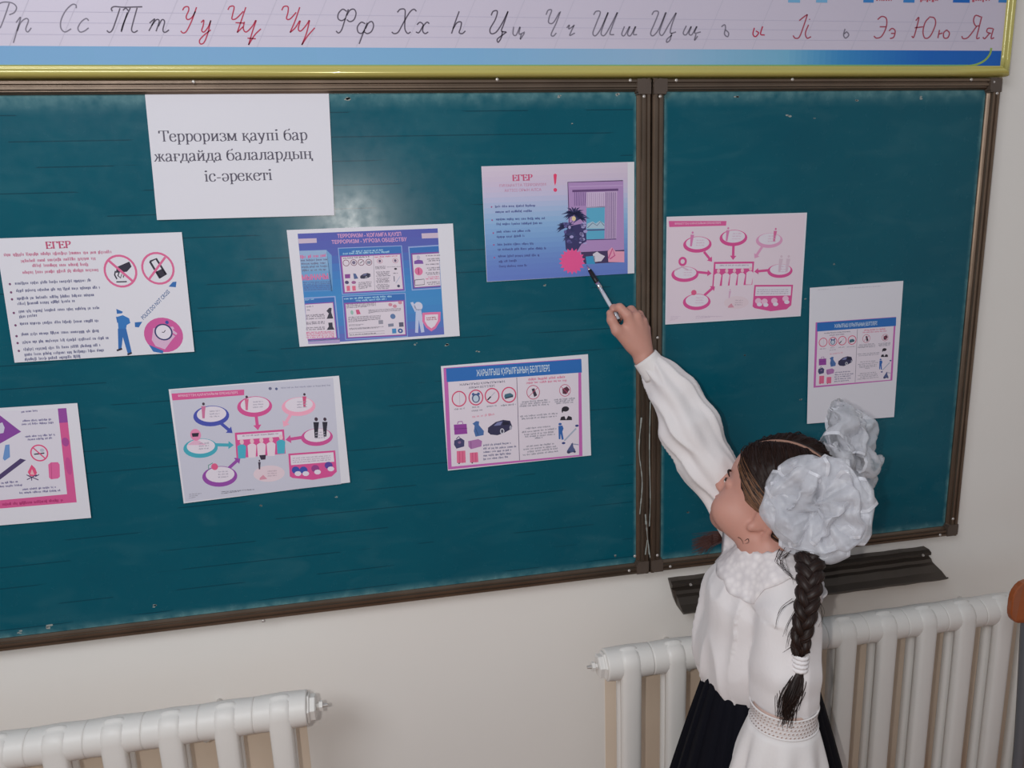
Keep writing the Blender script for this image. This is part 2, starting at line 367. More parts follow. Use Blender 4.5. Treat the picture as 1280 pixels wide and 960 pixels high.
class Print:
    def __init__(s, org, scale, corners, rise=0.0016, lift=None, y=0.0):
        s.ox, s.oy = org; s.sc = scale; s.yb = y
        s.mb = MB(); s.mt = MB(); s.n = 0; s.rise = rise; s.lift = lift
        s.c = [s.w(*p) for p in corners]            # TL TR BR BL in the room
        a = Vector(corners[0]); d = Vector(corners[3]); s.up = (a - d).normalized()
        s.ux = (Vector(corners[1]) - a).normalized()
    def w(s, x, y):
        return spot(s.ox + x / s.sc, s.oy + y / s.sc, s.yb)
    def put(s, pts, fs, col, mb=None, L=None):
        if L is None: s.n += 1; L = s.n
        out = []
        for p in pts:
            q = s.w(p[0], p[1]); out.append((q.x, s.yb - s.rise - LH * (1 + L * 0.25) - (s.lift(q.x, q.z) if s.lift else 0), q.z))
        (mb or s.mb).add(out, fs, ink(col) if isinstance(col, tuple) else col)
    def poly(s, pts, col, L=None): s.put(pts, [tuple(range(len(pts)))], col, L=L)
    def quad(s, tl, tr, br, bl, col, nx=1, ny=1, L=None, grad=None):
        g = []
        for j in range(ny + 1):
            v = j / ny
            for i in range(nx + 1):
                u = i / nx
                g.append(((tl[0]*(1-u)+tr[0]*u)*(1-v)+(bl[0]*(1-u)+br[0]*u)*v, (tl[1]*(1-u)+tr[1]*u)*(1-v)+(bl[1]*(1-u)+br[1]*u)*v))
        if L is None: s.n += 1; L = s.n
        for j in range(ny):
            c = col
            if grad:
                t = j / max(1, ny - 1); k = min(len(grad) - 2, int(t * (len(grad) - 1))); f = t * (len(grad) - 1) - k
                c = tuple(int(round((grad[k][q]*(1-f) + grad[k+1][q]*f))) for q in range(3))
            s.put(g, [(j*(nx+1)+i, j*(nx+1)+i+1, (j+1)*(nx+1)+i+1, (j+1)*(nx+1)+i) for i in range(nx)], c, L=L)
    def ell(s, x, y, rx, ry=None, col=(0,0,0), hole=0, n=26, a0=0, a1=2*PI, L=None):
        ry = ry or rx; P = lambda r, a: (x + s.ux.x*rx*r*math.cos(a) + s.up.x*ry*r*math.sin(a), y + s.ux.y*rx*r*math.cos(a) + s.up.y*ry*r*math.sin(a))
        A = [a0 + (a1-a0)*k/n for k in range(n+1)]
        if hole: s.put([P(1, a) for a in A] + [P(hole, a) for a in A], [(k, k+1, n+2+k, n+1+k) for k in range(n)], col, L=L)
        else: s.put([P(1, a) for a in A[:-1]], [tuple(range(n))], col, L=L)
    def line(s, pts, w, col, smooth=False, L=None, nib=None, mb=None):
        p = [Vector((q[0], q[1])) for q in pts]
        if smooth: p = [Vector((q.x, q.y)) for q in catmull([(a.x, a.y, 0) for a in p], 6)]
        vs = []; K = len(p)
        for i in range(K):
            t = (p[min(i+1, K-1)] - p[max(i-1, 0)]); t = t.normalized() if t.length > 1e-6 else Vector((1, 0))
            nrm = Vector((-t.y, t.x)); ww = w if nib is None else nib(t)
            vs += [p[i] + nrm*ww/2, p[i] - nrm*ww/2]
        s.put(vs, [(2*i, 2*i+2, 2*i+3, 2*i+1) for i in range(K-1)], col, L=L, mb=mb)
    def text(s, t, a, b, h, col, bold=0.0):
        """sans lettering from baseline point a to b, capital height h (view pixels)"""
        v, f = text_mesh(t, bold)
        if len(v) == 0: return
        A, B = Vector(a), Vector(b); x0, x1 = v[:, 0].min(), v[:, 0].max()
        P = [A + (B - A) * ((x - x0)/(x1 - x0)) + s.up * (y / 0.70 * h) for x, y in v]
        s.put(P, f, col, mb=s.mt, L=14)
    def serif(s, t, a, b, h, col, wt=1.0):
        A, B = Vector(a), Vector(b); W = sum(G[c][0] for c in t); ex = (B - A) / W; ey = s.up * (h / CP)
        em = h / CP; x = 0
        for c in t:
            adv, strokes = G[c]
            for kind, pts in strokes:
                p = [A + ex*(x + q[0]) + ey*q[1] for q in pts]
                def nib(tt): return em * wt * (0.030 + 0.070 * abs(tt.dot(s.up))**1.3)
                s.line(p, 0, col, smooth=(kind == 'c'), L=14, nib=nib, mb=s.mt)
            x += adv
    def blur(s, a, b, h, col, seed=0, dens=1.0):
        """a line of print too small to read: small uneven strokes grouped as words"""
        if col == BLK: col = (112, 106, 122)
        elif col == DK: col = (108, 110, 144)
        elif col == GRY: col = (150, 148, 162)
        A, B = Vector(a), Vector(b); W = (B - A).length; ex = (B - A).normalized(); x = 0; rnd = random.Random(seed + int(a[0]*7 + a[1]*13))
        vs = []; fs = []; left = rnd.randint(4, 10)
        while x < W - h*0.3:
            w = h * rnd.uniform(.28, .5)
            if left <= 0: x += h * .55; left = rnd.randint(3, 11); continue
            hh = h * rnd.choice((.62, .68, .7, .95)); lo = h * rnd.choice((0, 0, 0, -.2)); ww = w * rnd.uniform(.45, .85) * dens
            k = len(vs); P = A + ex * x
            vs += [P + s.up*lo, P + ex*ww + s.up*lo, P + ex*ww + s.up*hh, P + s.up*hh]; fs.append((k, k+1, k+2, k+3))
            x += w; left -= 1
        s.put(vs, fs, col, mb=s.mt, L=13)
    def done(s, parent):
        if s.mb.f: s.mb.build('printed_picture', parent)['kind'] = 'stuff'
        if s.mt.f: s.mt.build('printed_lettering', parent)['kind'] = 'stuff'

m_paper = mat('white_office_paper', (222, 221, 230), 0.55, spec=0.3, vary=0.01)
def sheet(label, pr, corners, tint=None, seed=0, group='paper sheets stuck on the chalkboard'):
    c = [pr.w(*p) for p in corners]; ctr = (c[0]+c[1]+c[2]+c[3]) / 4
    t = thing('paper_sheet', label, 'paper sheet', (ctr.x, -0.001, ctr.z), group)
    mb = MB(); nx, ny = 14, 10; T = 0.0003
    for side in (0, 1):
        vs = []
        for j in range(ny+1):
            for i in range(nx+1):
                u, v = i/nx, j/ny
                q = (c[0]*(1-u)+c[1]*u)*(1-v) + (c[3]*(1-u)+c[2]*u)*v
                vs.append((q.x, -pr.rise + T*side - (pr.lift(q.x, q.z) if pr.lift else 0), q.z))
        fs = [(j*(nx+1)+i, (j+1)*(nx+1)+i, (j+1)*(nx+1)+i+1, j*(nx+1)+i+1) for j in range(ny) for i in range(nx)]
        if side: fs = [f[::-1] for f in fs]
        mb.add(vs, fs, m_paper)
    k = (nx+1)*(ny+1)
    ring = [i for i in range(nx+1)] + [j*(nx+1)+nx for j in range(1, ny+1)] + [ny*(nx+1)+i for i in range(nx-1, -1, -1)] + [j*(nx+1) for j in range(ny-1, 0, -1)]
    for a, b_ in zip(ring, ring[1:] + ring[:1]): mb.f.append([a, b_, b_+k, a+k]); mb.m.append(0)
    mb.build('sheet', t, smooth=False)
    pr.done(t); return t
def make_lift(c, amt, seed):
    """the lower edge of a sheet held only at its top stands a little off the board; curl: the lower corners bend forward"""
    cx = sum(q.x for q in c)/4; cz = sum(q.z for q in c)/4; w = (c[1]-c[0]).length; h = (c[0]-c[3]).length
    def f(x, z):
        v = (z-cz)/h*2; r = amt * (0.12 + 0.22*(1-v))
        if seed == 1: r += amt * 2.2 * max(0, abs(x-cx)/w*2 - .6) * max(0, -v-.45)
        return r
    return f
def new_print(org, sc, corners, amt, seed):
    p = Print(org, sc, corners); p.lift = make_lift(p.c, amt, seed); return p
BLK = (48, 44, 62); DK = (62, 64, 96); PNK = (218, 104, 150); BLU = (48, 108, 178); GRY = (120, 120, 135)

# sheet 1: the heading
cs = [(363,236),(822,232),(836,538),(394,550)]
p = new_print((0,0), 2.0, cs, 0.0022, 1)
p.serif('Терроризм қаупі бар', (399,354), (770,350), 27, (92,88,104))
p.serif('жағдайда балалардың', (386,404), (782,397), 27, (92,88,104))
p.serif('іс-әрекеті', (512,454), (683,450), 27, (92,88,104))
sheet('white heading sheet with three large lines of black serif print', p, cs)

# sheet 2: left, list with two prohibition signs and a clock
cs = [(-26,93),(1165,52),(1247,815),(100,885)]
p = new_print((0,280), 5.12, cs, 0.004, 2)
p.serif('ЕГЕР', (296,158), (460,152), 44, (196,88,124), 1.7)
for i, (a, b_) in enumerate((((30,206),(722,186)), ((140,245),(628,226)), ((212,275),(575,266)), ((150,318),(640,300)))):
    p.blur(a, b_, 22, (198,120,150), i)
for i, (a, b_) in enumerate((((102,388),(590,366)), ((110,434),(646,412)), ((115,484),(608,460)), ((118,518),(486,498)), ((126,566),(648,542)), ((130,600),(244,590)), ((134,644),(636,624)), ((144,712),(648,688)), ((150,762),(706,734)), ((158,808),(650,780)), ((164,842),(676,812)), ((166,872),(524,852)))):
    p.blur(a, b_, 20, DK, i)
for x, y in ((68,384),(76,437),(82,481),(94,568),(105,647),(112,716),(119,760),(127,810)): p.ell(x, y, 8, 8, (120,70,110), n=8, L=2)
for cx, cy, r in ((774,301,107),(1013,283,106)): p.ell(cx, cy, r, r, PNK, hole=.87, L=3)
p.poly([(750,275),(830,240),(845,272),(815,305),(745,312)], BLK, L=2); p.line([(742,300),(737,325),(752,352)], 9, BLK, L=2); p.line([(765,310),(758,330),(775,345),(782,320),(792,342),(800,315)], 8, BLK, L=2); p.line([(748,370),(815,368)], 8, BLK, L=2)
p.line([(700,235),(852,365)], 15, PNK, L=4)
p.line([(962,240),(1002,222),(1066,322),(1026,345),(962,240)], 13, BLK, L=2); p.poly([(1000,305),(1042,285),(1070,322),(1028,348)], BLK, L=2)
p.line([(1060,212),(955,355)], 15, PNK, L=4)
p.poly([(748,542),(790,560),(785,570),(752,574)], BLU, L=2); p.poly([(755,592),(790,582),(830,602),(838,632),(815,645),(810,672),(762,668),(758,625)], (52,120,190), L=2)
p.poly([(758,668),(812,668),(848,822),(822,828),(790,722),(782,798),(762,800)], BLU, L=3); p.line([(750,592),(758,630)], 8, BLU, L=3)
p.line([(752,808),(786,796)], 12, BLK, L=4); p.line([(820,834),(848,822)], 12, BLK, L=4)
p.poly([(866,628),(914,624),(892,660),(868,658)], BLU, L=2); p.poly([(1082,400),(1108,370),(1132,368),(1128,404)], BLU, L=2)
v_up = p.up; p.up = Vector((-.68, -.73)); p.text('POLICE DO NOT CROSS', (922,612), (1092,436), 26, (56,96,150), 0.01); p.up = v_up
p.ell(1050,708,124,112,(206,92,158), L=2); p.poly([(985,665),(1110,655),(1138,700),(1100,745),(1060,800),(1000,780),(975,740)], (216,178,208), L=3)
p.ell(1050,690,58,54,(52,60,110), L=4); p.ell(1050,690,48,45,(226,220,232), L=5); p.line([(1040,690),(1052,692),(1062,678)], 5, BLK, L=6)
p.ell(1072,628,12,12,(58,80,160), n=8, L=4); p.poly([(955,770),(1050,810),(1046,826),(985,815)], BLU, L=5)
p.line([(1112,672),(1135,690)], 9, (206,92,158), L=4); p.line([(1108,700),(1132,715)], 9, (206,92,158), L=4)
sheet('white list sheet with two prohibition signs and a pink clock circle', p, cs)

# sheet 3: dense blue poster
cs = [(45,94),(1152,50),(1197,798),(132,870)]
p = new_print((350,270), 5.333, cs, 0.003, 3)
p.quad((118,118),(1050,82),(1094,788),(190,852), (60,120,190), 6, 14, L=1, grad=[(84,92,178),(84,98,180),(64,124,196),(58,134,200),(62,140,202),(66,132,198),(96,110,190)])
p.text('ТЕРРОРИЗМ - ҚОҒАМҒА ҚАУІП', (384,146), (808,131), 24, (226,166,206), 0.02); p.text('ТЕРРОРИЗМ - УГРОЗА ОБЩЕСТВУ', (346,186), (846,166), 24, (226,166,206), 0.02)
p.quad((122,152),(244,148),(246,178),(126,184),(206,186,206), L=2); p.quad((942,116),(1052,112),(1054,146),(946,150),(206,186,206), L=2)
p.quad((130,232),(310,226),(352,500),(158,506),(120,170,212), 1, 6, L=2, grad=[(150,178,214),(136,176,214),(110,160,206),(84,140,200)]); p.quad((310,226),(345,262),(352,500),(340,500),(112,160,208), L=2)
p.blur((136,282),(312,270), 22, (214,110,160)); 
for k in range(4): p.blur((140+k*3,302+k*22),(318,294+k*22), 14, DK, k)
p.text('МЫНАНЫ', (148,428), (324,418), 34, (226,110,160), 0.03)
for k in range(5): p.blur((156+k*2,446+k*12),(336,440+k*12), 8, (88,104,160), k)
def panel(tl, tr, br, bl, head, f=0.14, rim=(150,82,168)):
    o = lambda q, dx, dy: (q[0]+dx, q[1]+dy)
    p.quad(tl, tr, br, bl, (150,172,222), L=2)
    p.quad(o(tl,5,5), o(tr,-5,5), o(br,-5,-5), o(bl,5,-5), (50,112,186), L=3)
    ml = (tl[0]*(1-f)+bl[0]*f, tl[1]*(1-f)+bl[1]*f); mr = (tr[0]*(1-f)+br[0]*f, tr[1]*(1-f)+br[1]*f)
    p.quad(o(ml,9,0), o(mr,-9,0), o(br,-9,-9), o(bl,9,-9), rim, L=4)
    p.quad(o(ml,20,8), o(mr,-17,8), o(br,-17,-17), o(bl,19,-17), (222,212,224), L=5)
panel((386,212),(812,196),(836,502),(414,524), 0, 0.17)
p.blur((480,240),(690,230), 12, (170,214,238)); p.blur((420,256),(738,242), 12, (170,214,238))
panel((414,532),(836,512),(852,804),(436,824), 0, 0.16)
p.blur((428,556),(750,538), 12, (170,214,238)); p.blur((506,568),(714,556), 12, (170,214,238))
p.quad((854,204),(1056,192),(1072,484),(878,496),(150,172,222), L=2); p.quad((862,212),(1056,200),(1070,476),(884,488),(50,112,186), L=3)
p.quad((872,248),(1058,238),(1070,470),(890,482),(134,80,160), L=4); p.quad((882,258),(1060,248),(1070,462),(898,474),(222,212,224), L=5)
p.quad((162,544),(370,532),(398,822),(188,836),(150,172,222), L=2); p.quad((164,552),(362,540),(390,814),(190,828),(50,112,186), L=3)
p.quad((166,584),(358,572),(384,816),(186,828),(150,82,168), L=4); p.quad((168,590),(352,578),(376,808),(186,818),(222,212,224), L=5)
p.quad((190,826),(398,812),(400,846),(190,852),(176,160,206), L=2)
for k, (x, y) in enumerate(((441,313),(492,310),(541,309),(592,308))): p.ell(x, y, 22, 22, (120,62,90), hole=.82, n=16, L=6); 
p.line([(532,316),(552,300)], 4, BLK, L=6); p.ell(492,310,12,12,(120,110,140), n=10, L=6); p.quad((580,300),(606,300),(604,318),(580,318),(140,140,160), L=6)
p.blur((420,286),(600,274), 10, BLK); p.blur((630,278),(790,268), 10, (206,96,140)); p.line([(622,262),(632,505)], 2, GRY, L=6)
for x, y in ((665,300),(768,297)): p.ell(x, y, 19, 17, (190,110,140), hole=.85, n=14, L=6); p.ell(x, y, 9, 10, (110,90,120), n=8, L=6)
p.quad((432,388),(468,386),(468,414),(434,416),(140,70,150), L=6); p.poly([(488,382),(505,384),(522,416),(494,420)], (82,102,150), L=6)
def car(x, y, sx, col=(52,52,78)):
    p.poly([(x-38*sx,y+12*sx),(x-36*sx,y-2*sx),(x-14*sx,y-16*sx),(x+14*sx,y-22*sx),(x+34*sx,y-16*sx),(x+38*sx,y+0*sx),(x+20*sx,y+12*sx),(x-10*sx,y+18*sx),(x-30*sx,y+18*sx)], col, L=6)
    p.poly([(x-22*sx,y-4*sx),(x-8*sx,y-14*sx),(x+10*sx,y-16*sx),(x+4*sx,y-6*sx)], (112,116,160), L=7)
    p.ell(x+6*sx, y+10*sx, 7*sx, 9*sx, (196,196,210), n=10, L=8); p.ell(x+6*sx, y+10*sx, 4*sx, 6*sx, (70,70,90), n=8, L=9); p.ell(x+33*sx, y-2*sx, 4*sx, 7*sx, (140,140,160), n=8, L=8)
car(570, 400, 0.95)
p.ell(446,442,14,12,(74,66,110), n=8, L=6); p.ell(492,442,16,11,(160,100,150), n=8, L=6); p.quad((444,466),(466,464),(468,498),(446,500),(222,110,140), L=6); p.quad((480,466),(504,464),(506,496),(484,498),(222,110,140), L=6)
for k in range(5): p.blur((524,446+k*10),(612-(k==4)*30,440+k*10), 7, BLK, k)
for k in range(3): p.blur((636,340+k*7),(704,336+k*7), 6, BLK, k)
for k in range(12): p.blur((640+(k % 3)*5,376+k*9+(k//4)*6),(735-(k % 3)*6,372+k*9+(k//4)*6), 7, BLK, k)
p.blur((712,342),(808,338), 6, GRY); p.ell(770,352,10,7,BLK, n=8, L=6); p.blur((755,385),(792,382), 8, BLK); p.line([(760,400),(762,436)], 5, DK, L=6); p.line([(772,446),(800,402)], 4, (170,180,206), L=6); p.ell(790,466,10,10,DK, n=7, L=6)
for k in range(4): p.blur((444,590+k*8),(640-(k==3)*60,580+k*8), 6, BLK, k)
p.ell(480,642,10,16,(150,190,180), n=8, L=6); p.poly([(505,625),(526,622),(538,652),(512,656)], (206,84,130), L=6)
for k in range(4): p.blur((590,628+k*7),(806-(k==3)*160,616+k*7), 5, BLK, k)
for k in range(5): p.blur((456,676+k*8),(672-(k==4)*90,664+k*8), 6, BLK, k)
for k in range(2): p.blur((460,726+k*7),(560-(k)*20,722+k*7), 5, BLK, k)
for k in range(2): p.blur((462,750+k*7),(690-k*30,738+k*7), 6, BLK, k)
p.line([(462,778),(696,764),(697,780),(464,796),(462,778)], 2, GRY, L=6); p.blur((466,792),(640,782), 7, BLK); p.quad((656,694),(686,692),(688,718),(658,720),(150,148,164), L=6)
for x, y in ((735,590),(765,600),(800,576)): p.ell(x, y, 14, 12, (206,140,160), n=8, L=6)
p.ell(752,668,18,18,(96,124,170), n=10, L=6); p.quad((720,718),(756,714),(758,734),(722,738),(130,134,156), L=6); p.quad((792,708),(822,706),(824,736),(794,738),(92,92,116), L=6)
p.quad((746,750),(774,748),(776,780),(748,782),(70,140,196), L=6); p.ell(802,764,17,16,(52,92,156), n=14, L=6); p.ell(802,764,7,6,(222,212,224), n=8, L=7)
p.ell(922,276,12,14,(190,186,206), n=10, L=6); p.poly([(894,300),(920,290),(950,296),(956,318),(894,320)], (126,82,166), L=6)
p.ell(924,368,27,27,(222,116,160), L=6); p.line([(922,348),(924,386)], 5, (150,50,100), L=7); p.line([(898,426),(960,420),(962,456),(900,462),(898,426)], 4, BLK, L=6)
for k, (y, c_) in enumerate(((268,BLK),(290,BLK),(302,BLK),(326,BLK),(350,BLK),(362,BLK),(382,BLK),(392,BLK),(410,PNK),(422,PNK),(446,BLK),(458,BLK))): p.blur((972+(k % 3)*8,y),(1066,y-5), 8, c_, k)
p.blur((166,562),(230,556), 9, (170,214,238)); p.blur((176,608),(226,604), 10, GRY); p.blur((180,630),(210,628), 10, GRY)
p.poly([(330,610),(345,612),(342,640),(356,682),(312,684),(326,648),(310,632)], (56,56,72), L=6); p.poly([(322,710),(350,708),(352,735),(364,756),(312,758),(326,735)], (56,56,72), L=6)
for k, (y, c_) in enumerate(((664,BLK),(674,BLK),(688,BLK),(712,BLK),(722,BLK),(748,BLK),(760,BLK),(778,PNK),(788,PNK),(800,PNK),(812,PNK))): p.blur((176,y),(300 if k < 7 else 362,y-6), 9, c_, k)
p.ell(922,600,28,28,(206,208,228), L=3); p.poly([(868,576),(886,572),(912,622),(900,640)], (196,202,228), L=3); p.poly([(905,620),(940,620),(962,772),(940,776),(925,690),(920,778),(900,776)], (190,200,230), L=3)
def shield(x, y, s_, col, L): p.poly([(x-60*s_,y-58*s_),(x,y-62*s_),(x+62*s_,y-64*s_),(x+60*s_,y-5*s_),(x+30*s_,y+45*s_),(x,y+66*s_),(x-35*s_,y+40*s_),(x-60*s_,y)], col, L=L)
shield(1008,702,1.0,(226,120,168),4); shield(1008,700,.72,(226,216,228),5); p.blur((976,682),(1040,678), 10, (170,60,90)); p.blur((976,694),(1044,690), 8, (170,60,90))
sheet('blue poster sheet with white text panels and a pink shield, below the heading sheet', p, cs)

# sheet 4: blue gradient page the girl points at
cs = [(65,102),(1143,70),(1143,855),(104,916)]
p = new_print((590,190), 5.645, cs, 0.001, 0)
p.quad((67,104),(1096,74),(1096,858),(106,914),(120,150,210), 6, 22, L=1, grad=[(214,200,218),(208,192,216),(196,192,222),(166,186,222),(140,178,220),(124,164,214),(112,148,208),(104,134,202),(100,126,200)])
p.serif('ЕГЕР', (282,205), (426,200), 42, (204,86,128), 1.7)
p.text('ҒИМАРАТТА ТЕРРОРИЗМ', (192,248), (520,238), 19, (196,128,164)); p.text('АКТІСІ ОРЫН АЛСА', (228,282), (488,274), 19, (196,128,164))
p.poly([(573,160),(585,152),(597,160),(592,215),(584,238),(578,215)], (226,66,110), L=3); p.ell(586,268,13,14,(226,66,110), n=12, L=3)
for k, (x0, y, x1) in enumerate(((162,392,452),(164,430,424),(168,482,520),(172,516,500),(172,570,412),(174,606,370),(178,660,432),(180,694,524),(184,742,474),(188,780,316),(190,814,390))): p.blur((x0,y),(x1,y-8), 17, (72,84,146), k)
for x, y in ((137,388),(141,481),(149,572),(153,655),(157,745)): p.ell(x, y, 6, 6, (160,80,140), n=8, L=3)
p.quad((672,212),(1065,200),(1072,776),(684,784),(176,142,194), L=3); p.line([(690,640),(674,214),(1062,202)], 6, (70,44,90), L=4)
p.line([(706,276),(1030,266)], 16, (104,72,124), L=5); p.line([(686,245),(1062,236)], 8, (190,160,206), L=5)
p.quad((806,285),(935,282),(935,390),(806,396),(206,186,216), L=5); p.quad((806,388),(935,382),(932,612),(804,618),(92,172,206), L=5)
for k in range(9): p.line([(815+k*14,290),(815+k*14,384)], 3, (160,130,176), L=6)
p.poly([(806,540),(812,505),(850,490),(870,505),(900,485),(932,505),(932,540)], (170,196,214), L=6); p.line([(812,535),(850,500),(880,520),(905,490),(930,520)], 4, (70,84,120), L=7)
p.line([(806,552),(934,548)], 8, (84,66,120), L=7); p.line([(806,620),(1015,614)], 6, (84,66,120), L=7)
p.quad((936,280),(1022,276),(1015,614),(940,618),(196,170,206), L=5)
for k in range(6): p.line([(944+k*13,284),(946+k*12,610)], 4, (104,80,136), L=6)
for k in range(7): p.line([(722+k*13,284),(722+k*12,380)], 4, (104,80,136), L=6)
rn = random.Random(4)
p.poly([(650,560),(700,520),(800,500),(806,630),(770,650),(740,700),(660,690)], (58,54,104), L=7)
for cx, cy, n_, R_ in ((720,440,20,95),(660,530,16,80)):
    for k in range(n_):
        a = -PI*1.15 + k/n_*PI*1.4 + rn.uniform(-.1,.1); r = R_*rn.uniform(.7,1.1); q = Vector((math.cos(a), math.sin(a)*.8)); nq = Vector((-q.y, q.x))*7
        e_ = Vector((cx,cy)) + q*r + Vector((0, r*.22)); mdl = Vector((cx,cy)) + q*r*.55
        p.poly([Vector((cx,cy))-nq*.5, mdl-nq, e_, mdl+nq, Vector((cx,cy))+nq*.5], (48,52,98), L=8)
for cx, cy, n_, R_ in ((760,470,13,70),(690,600,12,70)):
    for k in range(n_):
        a = -PI*1.15 + k/n_*PI*1.4 + rn.uniform(-.1,.1); r = R_*rn.uniform(.7,1.1); q = Vector((math.cos(a), math.sin(a)*.8)); nq = Vector((-q.y, q.x))*6
        e_ = Vector((cx,cy)) + q*r + Vector((0, r*.22)); mdl = Vector((cx,cy)) + q*r*.55
        p.poly([Vector((cx,cy))-nq*.5, mdl-nq, e_, mdl+nq, Vector((cx,cy))+nq*.5], (64,68,116), L=8)
for k in range(22): 
    x, y = rn.uniform(650,800), rn.uniform(540,690) - 40; p.ell(x, y, rn.uniform(8,17), rn.uniform(6,14), (166,160,210) if k % 3 else (96,92,150), n=7, L=9)
p.ell(716,470,15,18,(226,206,160), n=8, L=10)
p.quad((765,706),(1072,690),(1072,776),(790,790),(70,56,96), L=7)
p.quad((800,738),(865,732),(865,790),(806,790),(60,150,196), L=8); p.poly([(850,720),(880,702),(905,720),(936,735),(910,770),(860,776)], (214,208,222), L=8)
p.poly([(955,700),(985,672),(1010,700),(1072,700),(1072,778),(960,776)], (230,160,186), L=8); p.line([(960,750),(990,680),(1005,730),(970,755)], 9, (200,84,140), L=9)
p.put([(Vector((704,770)) + Vector((math.cos(2*PI*k/36), math.sin(2*PI*k/36)))*(94 if k % 2 else 72)) for k in range(36)], [tuple(range(36))], (232,88,150), L=11)
sheet('blue and lilac picture sheet showing a window and a palm, which the pen points at', p, cs)

# sheets 5 and 7: the same diagram, once coloured and once pink
def diagram(p, M, multi):
    q = lambda x, y: M(x, y)
    pk = (216,84,150)
    K = lambda c: c if multi else pk
    def ring(x, y, rx, ry, col, ax, ay):
        (cx, cy) = q(x, y); s_ = p.kx
        p.line([q(*ax), q(*ay)], 20*s_, col, L=4)
        d = (Vector(q(*ay)) - Vector(q(*ax))).normalized(); nn = Vector((-d.y, d.x)); e_ = Vector(q(*ay))
        p.poly([e_ - nn*26*s_ , e_ + d*34*s_, e_ + nn*26*s_], col, L=4)
        p.ell(cx, cy, rx*s_, ry*s_, col, L=5); p.ell(cx + 2*s_, cy - 12*s_, rx*.82*s_, ry*.76*s_, (226,218,230), L=6)
        for k in range(3): p.blur(q(x - 10, y - 26 + k*17), q(x + 55, y - 30 + k*17), 9*s_, (172,166,184) if multi else (216,180,204), k)
    ring(330,305,115,66,K((74,84,176)),(390,350),(440,392)); ring(607,245,112,66,K((214,84,150)),(615,290),(624,362)); ring(888,245,108,60,(244,170,196) if multi else (222,160,196),(840,290),(808,345))
    ring(1005,440,102,56,K((206,84,152)),(920,440),(838,452)); ring(262,510,110,62,K((70,170,190)),(350,488),(440,490)); ring(385,690,112,66,K((150,76,168)),(440,640),(492,592))
    s_ = p.kx
    # central framed group of five figures
    p.quad(q(480,412), q(795,390), q(805,545), q(492,575), pk, L=5); p.quad(q(494,425), q(782,404), q(786,436), q(498,458), (226,218,230), L=6)
    p.blur(q(530,436), q(760,420), 10*s_, (172,150,174))
    for k, (x, y) in enumerate(((525,470),(590,465),(650,460),(712,455),(775,440))):
        c_ = (74,176,200) if multi and k in (0,4) else (230,214,226)
        p.ell(*q(x, y), 13*s_, 17*s_, (232,196,206), n=10, L=8); p.poly([q(x-28,y+28), q(x-10,y+16), q(x+12,y+16), q(x+28,y+28), q(x+24,y+104), q(x-22,y+106)], c_, L=7)
    if multi: p.poly([q(636,555), q(680,552), q(676,582), q(648,584)], (60,50,70), L=9)
    # lower right framed scene
    p.quad(q(822,545), q(1122,524), q(1132,660), q(832,690), pk, L=5); p.poly([q(832,690), q(1132,660), q(1100,690), q(980,712), q(850,700)], pk, L=5)
    p.quad(q(836,556), q(1110,536), q(1116,596), q(840,618), (226,218,230), L=6)
    for k in range(3): p.blur(q(850,578+k*13), q(1096,560+k*13), 8*s_, (180,166,184), k)
    for x, y, c_ in ((870,650,(62,84,170)),(920,650,(62,84,170)),(995,640,(150,70,140)),(1080,620,(92,70,160))):
        p.ell(*q(x, y), 26*s_, 24*s_, c_ if multi else (232,190,214), n=10, L=7); p.ell(*q(x+14, y+22), 22*s_, 16*s_, (226,218,232), n=9, L=8)
    # small figures at the rings
    def man(x, y, h, c_): p.ell(*q(x, y-h*.42), h*.09*s_, h*.1*s_, (70,54,70) if multi else c_, n=8, L=9); p.poly([q(x-h*.14,y-h*.28), q(x+h*.14,y-h*.28), q(x+h*.1,y+h*.1), q(x+h*.08,y+h*.5), q(x-h*.07,y+h*.5), q(x-h*.1,y+h*.1)], c_, L=8)
    man(280,270,100,(206,120,160) if multi else (216,130,180)); man(556,222,92,(214,110,150) if multi else (216,130,180)); man(925,205,90,(210,84,130) if multi else (216,110,160))
    if multi: man(1000,380,130,(42,42,56)); man(1056,376,120,(46,46,60)); man(638,615,60,(70,60,80))
    else: man(1000,390,110,(214,190,206)); man(1056,386,110,(214,190,206)); man(638,615,60,(214,170,200))
    p.ell(*q(230,425), 34*s_, 38*s_, (230,140,180) if multi else pk, L=8, hole=0 if multi else .5)
    if multi: p.poly([q(205,415), q(252,412), q(246,436), q(210,438)], BLK, L=9); p.poly([q(175,490), q(215,462), q(250,462), q(300,490)], (226,180,206), L=8)
    else: p.line([q(175,490), q(230,462), q(285,480)], 12*s_, (210,180,200), L=8)
    p.ell(*q(352,628), 22*s_, 22*s_, (222,96,140), n=12, L=8)
    if multi: p.line([q(315,650), q(312,620), q(340,604)], 5*s_, (96,150,140), L=8)
    p.ell(*q(700,672), 100*s_, 52*s_, (226,206,216), L=3); p.poly([q(640,700), q(662,680), q(688,706), q(640,712)], (214,150,170), L=7)
    for k in range(3): p.blur(q(690,660+k*15), q(752,656+k*15), 8*s_, (190,170,184), k)
    for k in range(2): p.blur(q(395,790+k*12), q(610-k*100,775+k*12), 7*s_, (120,120,136) if multi else (200,180,200), k)
    for k in range(3): p.blur(q(190,806+k*12), q(270-k*20,800+k*12), 6*s_, GRY if multi else (200,180,200), k)
cs = [(57,135),(1146,48),(1217,728),(155,862)]
p = new_print((200,460), 5.12, cs, 0.004, 5); p.kx = 1.0
p.quad((72,140),(1108,62),(1160,738),(165,852),(202,202,218), 4, 4, L=1)
